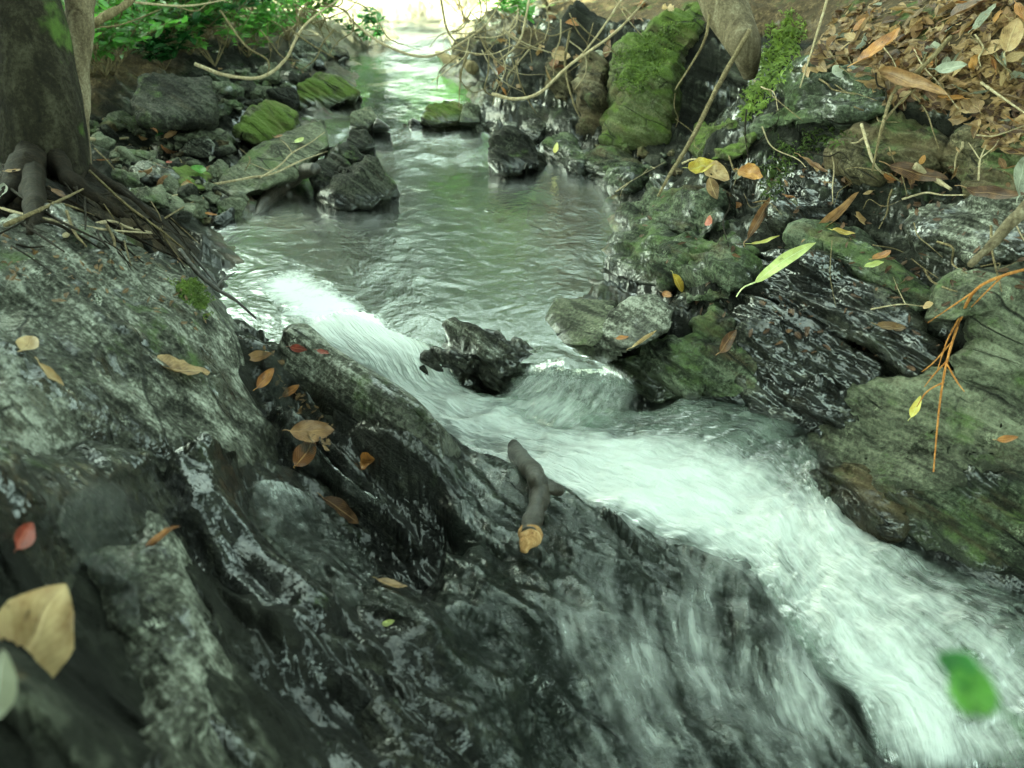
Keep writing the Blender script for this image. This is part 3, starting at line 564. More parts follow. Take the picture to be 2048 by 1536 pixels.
LB = [  # riffle and left shore
 ('boulder', 'pointed black rock standing in the pool by the left shore', 'rock_black', .008, .12, ['S']+[(635, 390, 2.78), (690, 335, 2.8), (735, 313, 2.76), (752, 320, 2.74), (772, 350, 2.74), (795, 374, 2.75), (740, 410, 2.7), (705, 418, 2.7), (655, 402, 2.74), (715, 345, 2.72)], .5),
 ('boulder', 'grey lump behind the pointed black rock', 'rock_black', .012, .12, ['S']+[(640, 345, 2.9), (668, 300, 2.95), (705, 294, 2.95), (728, 325, 2.9), (690, 375, 2.86), (645, 385, 2.86)], .4),
 ('slab', 'big tilted bedded slab covered in twigs on the left shore', 'rock_pale', .007, .10, ['S']+[(425, 374, 2.84), (470, 330, 2.98), (560, 272, 3.15), (645, 240, 3.15), (655, 290, 3.0), (600, 338, 2.88), (520, 378, 2.8), (470, 394, 2.78)], .4),
 ('boulder', 'dark square block with moss on its left side by the seedling', 'rock_black', .012, .25, ['S']+[(275, 205, 3.15), (285, 160, 3.25), (330, 150, 3.3), (415, 162, 3.25), (430, 200, 3.12), (418, 242, 3.08), (330, 245, 3.05), (285, 238, 3.08)], .3),
 ('boulder', 'mossy humped stone at the left edge of the far brook', 'rock_moss', .012, .2, ['S']+[(572, 210, 3.8), (600, 166, 3.85), (640, 148, 3.9), (690, 165, 3.85), (722, 184, 3.8), (680, 206, 3.76), (610, 220, 3.76)], .4),
 ('boulder', 'greenish stone behind the tilted slab', 'rock_moss', .010, .2, ['S']+[(478, 265, 3.3), (500, 215, 3.4), (545, 203, 3.45), (592, 225, 3.4), (582, 275, 3.3), (510, 290, 3.28)], .4),
 ('stone', 'flat grey stone beside the fallen green leaf', 'rock_grey', .006, .10, [(268,340,.02),(300,328,.05),(350,335,.06),(358,355,.05),(320,368,.04),(280,362,.02)], .4),
 ('stone', 'round mossy stone right under the fallen green leaf', 'rock_moss', .006, .10, [(338,360,.02),(350,340,.05),(390,332,.06),(418,350,.06),(410,378,.04),(360,380,.03)], .4),
 ('stone', 'pale sandy stone left of the tilted slab', 'rock_pale', .004, .08, [(430,305,.03),(436,283,.05),(460,280,.06),(474,300,.05),(455,312,.03)], .4),
 ('stone', 'grey angular stone left of the pale sandy stone', 'rock_grey', .005, .10, [(360,305,.02),(380,280,.05),(415,272,.06),(432,290,.06),(425,310,.04)], .4),
 ('stone', 'pale humped stone in the riffle above the pool', 'rock_pale', .005, .08, ['S']+[(698, 252, 3.42), (705, 226, 3.44), (740, 216, 3.46), (750, 240, 3.42), (735, 256, 3.4)], .4),
 ('stone', 'small dark stone beside the pale humped one in the riffle', 'rock_dark', .006, .06, ['S']+[(748, 254, 3.4), (752, 234, 3.42), (765, 243, 3.4), (780, 255, 3.38)], .4),
 ('stone', 'dark mossy stone at the left end of the riffle', 'rock_black', .008, .10, ['S']+[(694, 290, 3.2), (705, 265, 3.25), (730, 262, 3.25), (747, 285, 3.2), (715, 296, 3.18)], .4),
 ('stone', 'moss topped stone in the middle of the riffle', 'rock_moss', .008, .14, ['S']+[(848, 240, 3.45), (860, 208, 3.5), (905, 197, 3.52), (927, 205, 3.5), (922, 242, 3.45), (880, 250, 3.42)], .4),
 ('stone', 'pale grey stone right of the moss topped stone', 'rock_pale', .006, .10, ['S']+[(918, 245, 3.42), (928, 209, 3.46), (955, 211, 3.46), (960, 245, 3.42)], .4),
 ('stone', 'dark lump at the centre of the riffle', 'rock_black', .010, .12, [(820,270,.03),(825,245,.07),(860,242,.08),(885,262,.06),(870,285,.03),(835,283,.02)], .4),
 ('stone', 'grey leaning slate at the right end of the riffle', 'rock_pale', .006, .10, [(960,272,.03),(985,240,.08),(1000,236,.08),(1003,255,.07),(985,276,.03)], .4),
 ('stone', 'second grey slate beside the leaning one in the riffle', 'rock_pale', .006, .10, [(1000,270,.03),(1008,240,.07),(1035,245,.08),(1030,272,.04)], .4),
 ('boulder', 'black rock with a moss cap at the right end of the riffle', 'rock_dark', .010, .14, [(1025,275,.03),(1050,235,.08),(1080,230,.10),(1095,250,.09),(1075,280,.05),(1045,285,.03)], .4),
 ('boulder', 'grey bedded rock at the upper right shore of the pool', 'rock_black', .014, .14, ['S']+[(983, 325, 3.02), (992, 280, 3.08), (1020, 267, 3.1), (1052, 290, 3.06), (1078, 330, 3.0), (1040, 342, 2.98), (1000, 340, 2.98)], .4),
 ('boulder', 'dark mossy shore rock next to the yellow leaf', 'rock_green', .016, .16, [(1075,330,.03),(1085,292,.07),(1130,285,.09),(1170,310,.08),(1165,345,.05),(1110,352,.03)], .4),
 ('boulder', 'dark shore rock right of the one with the yellow leaf', 'rock_green', .016, .16, [(1160,350,.03),(1170,312,.07),(1220,310,.09),(1270,335,.08),(1265,372,.05),(1200,372,.03)], .4),
 ('stone', 'small grey slab on the left gravel below the tilted slab', 'rock_dark', .004, .07, [(428,445,.02),(440,430,.03),(466,416,.04),(468,435,.03),(445,450,.02)], .4),
]
for i, (nm, lb, mt, am, th, L, dn) in enumerate(LB):
    hull_rock(nm, lb, S3(L[1:]) if L[0] == 'S' else G(L), mt, th, am*1.4, .007, 2, seed=1.7*i+.4, down=dn)

# loose stones: eight meshes, placed again and again
PROT = []
for i in range(8):
    P = [Vector((rnd.gauss(0, 1), rnd.gauss(0, 1), rnd.gauss(0, 1))).normalized()*rnd.uniform(.8, 1.1) for _ in range(13)]
    P = [Vector((q.x*.5, q.y*.42, q.z*.32)) for q in P]
    bm = hull_bm(P, .09, 2); Vv = np.array([v.co for v in bm.verts]); Nv = np.array([v.normal for v in bm.verts])
    bm.verts.index_update(); F = np.array([[v.index for v in f.verts] for f in bm.faces]); bm.free()
    Vv = Vv + Nv*rockdisp(Vv*.4, .05, i)[:, None]
    m_ = mesh('stone', Vv, F); attr(m_, 'wet', np.zeros(len(Vv))); PROT.append(m_)
def scatter_stones(n, poly, smin, smax, mats, label, group):
    W = np.array(poly, float); lo, hi = W.min(0), W.max(0); k_ = 0
    while k_ < n:
        q = np.array([[rnd.uniform(lo[0], hi[0]), rnd.uniform(lo[1], hi[1])]])
        if poly_sd(q, W)[0] < 0: continue
        h = gcast(*q[0]); k_ += 1
        mn = rnd.choice(mats); key = (mn, rnd.randrange(8))
        if key not in scatter_stones.c:
            c = PROT[key[1]].copy(); c.materials.clear(); c.materials.append(M[mn]); scatter_stones.c[key] = c
        o = bpy.data.objects.new('stone', scatter_stones.c[key]); C.objects.link(o)
        sz = smin + (smax-smin)*rnd.random()**2.2
        o.location = h + Vector((0, 0, sz*.08)); o.scale = (sz, sz*rnd.uniform(.7, 1.1), sz*rnd.uniform(.6, 1.1)); o.rotation_euler = (rnd.uniform(-.4, .4), rnd.uniform(-.4, .4), rnd.uniform(0, 6.28))
        o['label'] = label; o['category'] = 'stone'; o['group'] = group
scatter_stones.c = {}
scatter_stones(150, [(175,240),(300,240),(420,260),(480,300),(430,370),(500,410),(430,450),(340,440),(200,330)], .03, .11, ['rock_pale','rock_pale','rock_pale','rock_pale','rock_black','rock_brown'], 'small loose stone on the gravel shore between the tree and the tilted slab', 'gravel shore stones')
scatter_stones(40, [(420,150),(580,150),(600,200),(480,230),(430,250)], .05, .16, ['rock_black','rock_pale','rock_green'], 'dark cobble on the far left shore behind the tilted slab', 'far shore cobbles')
scatter_stones(34, [(690,275),(760,260),(960,255),(1040,270),(980,285),(820,290),(720,295)], .03, .10, ['rock_dark','rock_green','rock_grey'], 'small wet stone in the riffle above the pool', 'riffle stones')
scatter_stones(26, [(560,100),(680,100),(690,130),(600,150)], .06, .2, ['rock_dark','rock_grey','rock_pale'], 'cobble on the far sunny side of the brook', 'upstream cobbles')
scatter_stones(40, [(1180,290),(1330,300),(1450,330),(1500,390),(1350,400),(1250,370)], .03, .09, ['rock_green','rock_brown','rock_dark'], 'small stone on the right shore below the mossy boulder', 'right shore stones')

# ------------------------------------------------------------------ water
def up(Lt, m):           # Catmull-Rom along axis 0
    n = len(Lt); t = np.linspace(0, n-1, m); i = np.minimum(t.astype(int), n-2); f = (t-i)[:, None, None]
    ext = np.concatenate([2*Lt[:1]-Lt[1:2], Lt, 2*Lt[-1:]-Lt[-2:-1]])
    a, b, c, d = ext[i], ext[i+1], ext[i+2], ext[i+3]
    return 0.5*((2*b)+(-a+c)*f+(2*a-5*b+4*c-d)*f*f+(-a+3*b-3*c+d)*f**3)
def lattice(rows, nu, nv):
    A = np.array([[[*q] for q in r] for r in rows], float)
    A = up(A, nv); return up(A.transpose(1, 0, 2), nu).transpose(1, 0, 2)
def uvset(me, U):
    ul = me.uv_layers.new(name='UVMap'); idx = np.empty(len(me.loops), np.int32); me.loops.foreach_get('vertex_index', idx)
    ul.data.foreach_set('uv', U[idx].astype(np.float32).ravel())
def edge_fade(nu, nv, wu=.12, wv0=.05, wv1=.0):
    u = np.linspace(0, 1, nu); v = np.linspace(0, 1, nv)
    e = np.minimum(sstep(0, wu, u), sstep(0, wu, 1-u)); ev = (sstep(0, wv0, v) if wv0 else np.ones(nv))*(sstep(0, wv1, 1-v) if wv1 else 1)
    return (ev[:, None]*e[None]).ravel()
def patch(name, rows, nu, nv, mat, drape=None, lift=.004, amp=.008, ulen=1, vlen=4, fade=(.12, .05, .0), aniso=(10, 3)):
    A = lattice(rows, nu, nv)
    if drape is None:
        P = np.array([[atz(q[0], q[1], q[2]) for q in r] for r in A]); fo = A[..., 3]
    else:
        S = np.array([[cast(q[0], q[1])[2] for q in r] for r in A]); S0 = S.copy(); fo = A[..., 2]
        for _ in range(drape):
            Q = np.pad(S, 1, 'edge'); S = (Q[:-2, 1:-1]+Q[2:, 1:-1]+Q[1:-1, :-2]+Q[1:-1, 2:]+2*S)/6; S = np.minimum(S, S0)
        P = np.array([[ats(A[j, i, 0], A[j, i, 1], S[j, i]-lift) for i in range(nu)] for j in range(nv)])
    uu, vv = np.meshgrid(np.linspace(0, ulen, nu), np.linspace(0, vlen, nv))
    gu = np.gradient(P, axis=1); gv = np.gradient(P, axis=0); N = np.cross(gu, gv).reshape(-1, 3); N /= np.linalg.norm(N, axis=1)[:, None]+1e-9
    N *= np.sign(N[:, 2:3]+1e-6)
    e = edge_fade(nu, nv, *fade)
    P = P.reshape(-1, 3)
    hN = fbm(np.column_stack([uu.ravel()*aniso[0], vv.ravel()*aniso[1], np.full(nu*nv, 3.3)]), 4)
    P = P + N*(amp*hN*(.12+.88*sstep(.05, .3, vv.ravel()/vlen)))[:, None]
    P[:, 2] -= (1-e)*.006
    me = mesh(name, P, grid_faces(nv, nu)); uvset(me, np.column_stack([uu.ravel(), vv.ravel()]))
    attr(me, 'foam_glare', np.clip(fo.ravel(), 0, 1)); attr(me, 'edge', e)
    return link(name, me, M[mat], kind='structure')
def rows_(L, F, Zs=None): return [[(*q, f) for q, f in zip(r, ff)] for r, ff in zip(L, F)]
# pool and brook
xs = np.linspace(-1.6, 1.4, 300); ys = np.concatenate([np.linspace(1.5, 4, 320), np.linspace(4.02, 14, 160)])
Xp, Yp = np.meshgrid(xs, ys, indexing='ij'); XYp = np.column_stack([Xp.ravel(), Yp.ravel()])
cut = [atz(px, py, 0) for px, py in [(100,660),(440,690),(530,705),(590,690),(625,648),(740,652),(830,680),(870,695),(905,705),(1040,728),(1080,731),(1130,739),(1200,744),(1280,690),(1500,600),(2000,560)]]
ymin = np.interp(XYp[:, 0], [q.x for q in cut], [q.y for q in cut])
zz = level(XYp[:, 1]) + .002*fbm(np.column_stack([XYp*[5, 3], np.zeros(len(XYp))]), 3)*(1+sstep(2.7, 3.0, XYp[:, 1])*1.5)
F = grid_faces(300, len(ys))[:, ::-1]; kp = (XYp[:, 1] > ymin); F = F[kp[F].all(1)]
us = np.unique(F); rm = -np.ones(len(XYp), int); rm[us] = np.arange(len(us))
wm_ = mesh('water', np.column_stack([XYp, zz])[us], rm[F])
hd = np.array([list(atz(*q, 0)[:2]) for q in [(575,572),(620,596),(665,625),(715,665),(760,700)]]); dd = np.full(len(us), 9.)
for a_, b_ in zip(hd[:-1], hd[1:]):
    e_ = b_-a_; wv = XYp[us]-a_; tt = np.clip(wv@e_/(e_@e_), 0, 1); dd = np.minimum(dd, np.linalg.norm((wv-tt[:, None]*e_)*[1, .55], axis=1))
attr(wm_, 'foam_glare', sstep(.095, .01, dd)*.9); link('water', wm_, M['pool'], kind='structure')
# the white chute and the cascade below it
CH = [
 [(740,570,-.014,0),(690,575,-.012,.2),(640,582,-.010,.4),(590,592,-.012,.3),(540,605,-.014,0)],
 [(810,630,-.008,.0),(750,632,.002,.4),(700,645,.006,1),(650,658,.003,.8),(570,668,-.008,.1)],
 [(890,700,-.010,.3),(825,700,-.013,1),(762,705,-.018,1),(710,712,-.028,.95),(618,700,-.03,.3)],
 [(945,772,-.055,.4),(870,772,-.072,1),(812,772,-.075,1),(765,772,-.082,1),(705,755,-.085,.5)],
 [(1030,785,-.06,.25),(955,808,-.085,.75),(900,822,-.095,1),(855,838,-.11,.75),(790,815,-.115,.35)],
 [(1140,785,-.07,.1),(1050,820,-.09,.3),(980,850,-.10,.85),(930,872,-.115,.6),(860,880,-.12,.25)],
 [(1300,805,-.08,.05),(1200,850,-.10,.15),(1110,880,-.11,.65),(1040,900,-.118,.5),(945,912,-.108,.1)],
 [(1450,785,-.055,.05),(1360,860,-.098,.2),(1270,915,-.118,.85),(1190,950,-.128,.95),(1100,972,-.118,.2)],
 [(1610,830,-.08,.05),(1500,910,-.13,.3),(1400,965,-.145,.85),(1330,1005,-.148,1),(1250,1050,-.138,.25)],
 [(1670,950,-.135,.15),(1590,980,-.155,.4),(1520,1030,-.165,.7),(1460,1070,-.172,.7),(1385,1105,-.162,.25)],
 [(1740,1040,-.165,.35),(1660,1070,-.168,.6),(1600,1110,-.185,.5),(1560,1140,-.192,.45),(1495,1170,-.186,.3)],
 [(1870,1105,-.18,.3),(1780,1160,-.192,.5),(1700,1200,-.205,.55),(1640,1230,-.21,.45),(1565,1250,-.205,.25)],
 [(2080,1170,-.2,.2),(1930,1260,-.225,.4),(1820,1300,-.235,.5),(1720,1330,-.24,.65),(1620,1335,-.25,.25)],
 [(2200,1290,-.24,.2),(2060,1380,-.275,.35),(1930,1420,-.28,.45),(1830,1415,-.27,.9),(1700,1405,-.275,.25)],
 [(2300,1500,-.33,.0),(2150,1560,-.34,.1),(2000,1600,-.36,.2),(1880,1600,-.36,.25),(1740,1560,-.34,.1)],
]
patch('cascade_water', CH, 200, 640, 'cascade', amp=.016, vlen=5, aniso=(5, 4), fade=(.14, .07, 0))
LIP = [[(1210,706,.001,0),(1130,690,.003,.03),(1050,690,.002,.05)],[(1290,765,-.014,.1),(1150,740,-.004,.2),(1030,738,-.005,.3)],[(1270,830,-.08,.2),(1120,795,-.065,.38),(970,795,-.08,.55)],[(1200,880,-.12,.3),(1060,850,-.105,.5),(910,835,-.112,.7)]]
patch('lip_water', LIP, 120, 140, 'cascade', amp=.005, vlen=1.5, fade=(.32, .38, .12))
VE = rows_([[(920,880),(1080,930),(1210,970),(1365,1032),(1535,1108),(1660,1180)],[(890,980),(1050,1050),(1190,1100),(1340,1160),(1510,1230),(1680,1290)],[(850,1090),(1020,1170),(1180,1230),(1350,1290),(1540,1360),(1720,1400)],[(850,1250),(1040,1310),(1220,1370),(1400,1420),(1580,1470),(1780,1500)],[(900,1420),(1100,1450),(1280,1490),(1470,1530),(1640,1570),(1860,1600)],[(960,1580),(1160,1600),(1340,1620),(1540,1640),(1700,1650),(1920,1700)]],
 [[.03,.08,.1,.15,.25,.4],[.03,.12,.16,.2,.28,.42],[.04,.12,.26,.28,.32,.4],[.02,.06,.26,.24,.3,.25],[.02,.08,.3,.22,.26,.15],[.02,.08,.25,.2,.2,.1]])
patch('veil_water', VE, 200, 260, 'veil', drape=14, lift=.010, amp=.003, ulen=1.6, vlen=2.5, fade=(.1, .06, 0))
TRK = rows_([[(495,955),(540,950),(580,962),(625,985)],[(505,1030),(560,1028),(620,1038),(690,1060)],[(535,1090),(600,1088),(670,1095),(750,1110)],[(620,1155),(670,1150),(720,1160),(800,1185)],[(700,1215),(770,1220),(830,1240),(900,1260)]], [[.3,.4,.3,.1],[.1,.25,.15,.0],[.0,.1,.05,.0],[.0,.05,.05,.0],[.0]*4])  # upper rows whitened to stand in for bright sky glare on the water
patch('trickle_water', TRK, 110, 170, 'trickle', drape=8, lift=.009, amp=.005, vlen=1.2, fade=(.12, .04, .1), aniso=(4, 22))
GUL = rows_([[(520,690),(535,690),(555,697)],[(535,770),(555,770),(575,775)],[(550,830),(578,832),(605,838)],[(590,890),(618,893),(645,900)],[(650,955),(680,955),(705,960)],[(740,1010),(765,1012),(790,1018)]], [[.0,.1,.0]]*6)
patch('gully_water', GUL, 60, 170, 'trickle', drape=18, lift=.010, amp=.004, vlen=1.5, fade=(.15, .04, .1), aniso=(4, 20))
SID = rows_([[(120,985),(190,945),(250,960)],[(105,1050),(190,1020),(270,1030)],[(150,1110),(220,1090),(290,1100)],[(210,1180),(240,1170),(280,1170)],[(240,1260),(260,1260),(285,1255)]], [[.0,.1,.0]]*5)
patch('seep_water', SID, 60, 120, 'trickle', drape=8, lift=.008, amp=.004, vlen=1, fade=(.15, .1, .1), aniso=(4, 16))

# ------------------------------------------------------------------ tubes, leaves, plants
def spline(P, m):
    A = np.array([list(q) for q in P], float)
    return up(A[:, None, :], m)[:, 0, :] if len(A) > 2 else A[0] + (A[-1]-A[0])*np.linspace(0, 1, m)[:, None]
def tube(P, rad, m=None, seg=7, rough=0.0, seed=0):
    m = m or max(6, len(P)*5); X = spline(P, m); r = np.interp(np.linspace(0, 1, m), np.linspace(0, 1, len(rad)), rad)
    T = np.gradient(X, axis=0); T /= np.linalg.norm(T, axis=1)[:, None]+1e-9
    u = np.cross(T, [0.31, 0.2, 0.93]); u /= np.linalg.norm(u, axis=1)[:, None]+1e-9; v = np.cross(T, u)
    a = np.linspace(0, 2*math.pi, seg, endpoint=False)
    V = X[:, None] + (u[:, None]*np.cos(a)[None, :, None] + v[:, None]*np.sin(a)[None, :, None])*r[:, None, None]
    if rough:
        q = V.reshape(-1, 3); dsp = fbm(q*(0.35/max(rad)) + seed, 3).reshape(m, seg)
        V = X[:, None] + (V-X[:, None])*(1+rough*dsp[..., None])
    i = np.arange(m*seg).reshape(m, seg); j = np.roll(i, -1, 1)
    F = np.stack([i[:-1], i[1:], j[1:], j[:-1]], -1).reshape(-1, 4)
    V = V.reshape(-1, 3); V = np.vstack([V, X[0], X[-1]]); n = m*seg
    caps = [(n, int(i[0, b]), int(j[0, b])) for b in range(seg)] + [(n+1, int(j[-1, b]), int(i[-1, b])) for b in range(seg)]
    return V, [tuple(f) for f in F.tolist()] + caps
def merge(parts):
    Vs, Fs, o = [], [], 0
    for V, F in parts: Vs.append(V); Fs += [tuple(x+o for x in f) for f in F]; o += len(V)
    return np.vstack(Vs), Fs
def put(name, VF, mat, label=None, cat=None, group=None, parent=None, kind=None):
    V, F = VF
    if parent is not None: c = np.array(parent.location)
    else: c = V.mean(0); c[2] = V[:, 2].min()
    o = link(name, mesh(name, V-c, F), M[mat], parent, label, cat, group, kind)
    if parent is None: o.location = c
    return o
def empty(name, loc, label, cat, group=None):
    o = link(name, None, None, None, label, cat, group); o.location = loc; return o
def on(px, py, lift=0.006):
    h, n, s = cast(px, py); return h - ray(px, py)*lift + Vector((0, 0, lift*.3))
def twig(label, pts, r, mat='twig', cat='twig', mode='on', lift=.008, group=None, name='twig', forks=()):
    def conv(L): return [on(q[0], q[1], q[2] if len(q) > 2 else lift) if mode == 'on' else ats(*q) for q in L]
    T = [tube(conv(pts), [r, r*.9, r*.75, r*.45], len(pts)*6, 7, .25, pts[0][0]*.01)]
    for f in forks: T.append(tube(conv(f), [r*.6, r*.5, r*.25], len(f)*5, 6, .2))
    return put(name, merge(T), mat, label, cat, group)

def leaf_vf(L, W, curl=.3, arch=.1, roll=0.0, wave=.06, tip=.85, seed=0, nl=14, nw=7, stem=.18, lobe=0):
    """leaf blade along +X, width in Y, up +Z; curl lifts the edges, roll rolls them in, arch bends the length"""
    t = np.linspace(0, 1, nl); s = np.linspace(-1, 1, nw)
    wd = np.sin(np.pi*np.clip(t, 0, 1)**tip)**0.75*(1+.10*np.sin(t*23+seed)*lobe) ; wd[0] = .02; wd[-1] = .02
    TT, SS = np.meshgrid(t, s, indexing='ij'); w_ = wd[:, None]*W/2
    if roll > 0:
        ang = SS*roll*math.pi*.95; rr_ = w_/(roll*math.pi*.95+1e-6); y = rr_*np.sin(ang); z = rr_*(1-np.cos(ang))
    else: y = SS*w_; z = curl*np.abs(SS)**1.6*w_
    ar = arch*6; x = L*TT
    if abs(ar) > .01:
        th = (TT-.5)*ar; x = L*(np.sin(th)/ar+.5); z = z + L*(1-np.cos(th))/ar
    P = np.stack([x, y, z], -1).reshape(-1, 3)
    q = np.column_stack([P/L*3.0]) + seed
    P[:, 2] += wave*L*fbm(q, 2); P[:, 1] += wave*.5*L*pn(q+7.7)*(1-roll*.6)
    U = np.stack([TT, SS*.5+.5], -1).reshape(-1, 2)
    F = [tuple(f) for f in grid_faces(nl, nw).tolist()]
    if stem > 0:
        b = P[nw//2]; pth = [Vector(b)+Vector((L*.02, 0, .0003)), Vector(b)+Vector((-L*stem*.5, L*.03, .001)), Vector(b)+Vector((-L*stem, L*.05*math.sin(seed), .002))]
        V2, F2 = tube(pth, [L*.011, L*.009, L*.008], 6, 5); o = len(P)
        P = np.vstack([P, V2]); F += [tuple(x_+o for x_ in f) for f in F2]; U = np.vstack([U, np.tile([[.5, .5]], (len(V2), 1))])
    return P, F, U
def leaf_mesh(*a, **k):
    P, F, U = leaf_vf(*a, **k); P = P - [a[0]*.5, 0, 0]; me = mesh('leaf', P, F); uvset(me, U); return me
def frame(px, py, ang, n, flat=.75):
    """world axes of a leaf that points at image angle ang and lies on a surface with normal n"""
    a = math.radians(ang); r = Vector((1, 0, 0)); u = Vector((0, sP, cP))
    d = r*math.cos(a) + u*math.sin(a); n = (n*flat + Vector((0, -.15, 1))*(1-flat)).normalized()
    v = ray(px, py); d = d - v*(d.dot(n)/v.dot(n)) if abs(v.dot(n)) > .25 else d - n*d.dot(n)
    d = (d - n*d.dot(n)).normalized(); y = n.cross(d); return Matrix((d, y, n)).transposed().to_4x4()
def leaf(label, px, py, lpx, ang, ratio=.42, mat='leaf_tan', lift=.006, group=None, flip=0, roll=0.0, curl=.3, arch=.08, wave=.06, tip=.85, stem=.18, s=None, name='leaf', n=None, lobe=0, flat=.75, pitch=0):
    h, nn, sl = cast(px, py)
    if s: h = ats(px, py, s); nn = Vector((0, -.3, 1)).normalized(); sl = s
    if n: nn = Vector(n).normalized()
    L = lpx*sl/FPX
    me = leaf_mesh(L, L*ratio, curl, arch, roll, wave, tip, rnd.uniform(0, 50), stem=stem, lobe=lobe)
    o = link(name, me, M[mat], None, label, 'leaf', group)
    Mx = frame(px, py, ang, nn, flat) @ Matrix.Rotation(R(pitch), 4, 'Y') @ Matrix.Rotation(R(flip), 4, 'X')
    Mx.translation = h - ray(px, py)*lift + nn*(lift*.5); o.matrix_world = Mx
    return o

def in_poly(poly):
    W = np.array(poly, float); lo, hi = W.min(0), W.max(0)
    while True:
        q = (rnd.uniform(lo[0], hi[0]), rnd.uniform(lo[1], hi[1]))
        if poly_sd(np.array([q]), W)[0] > 0: return q
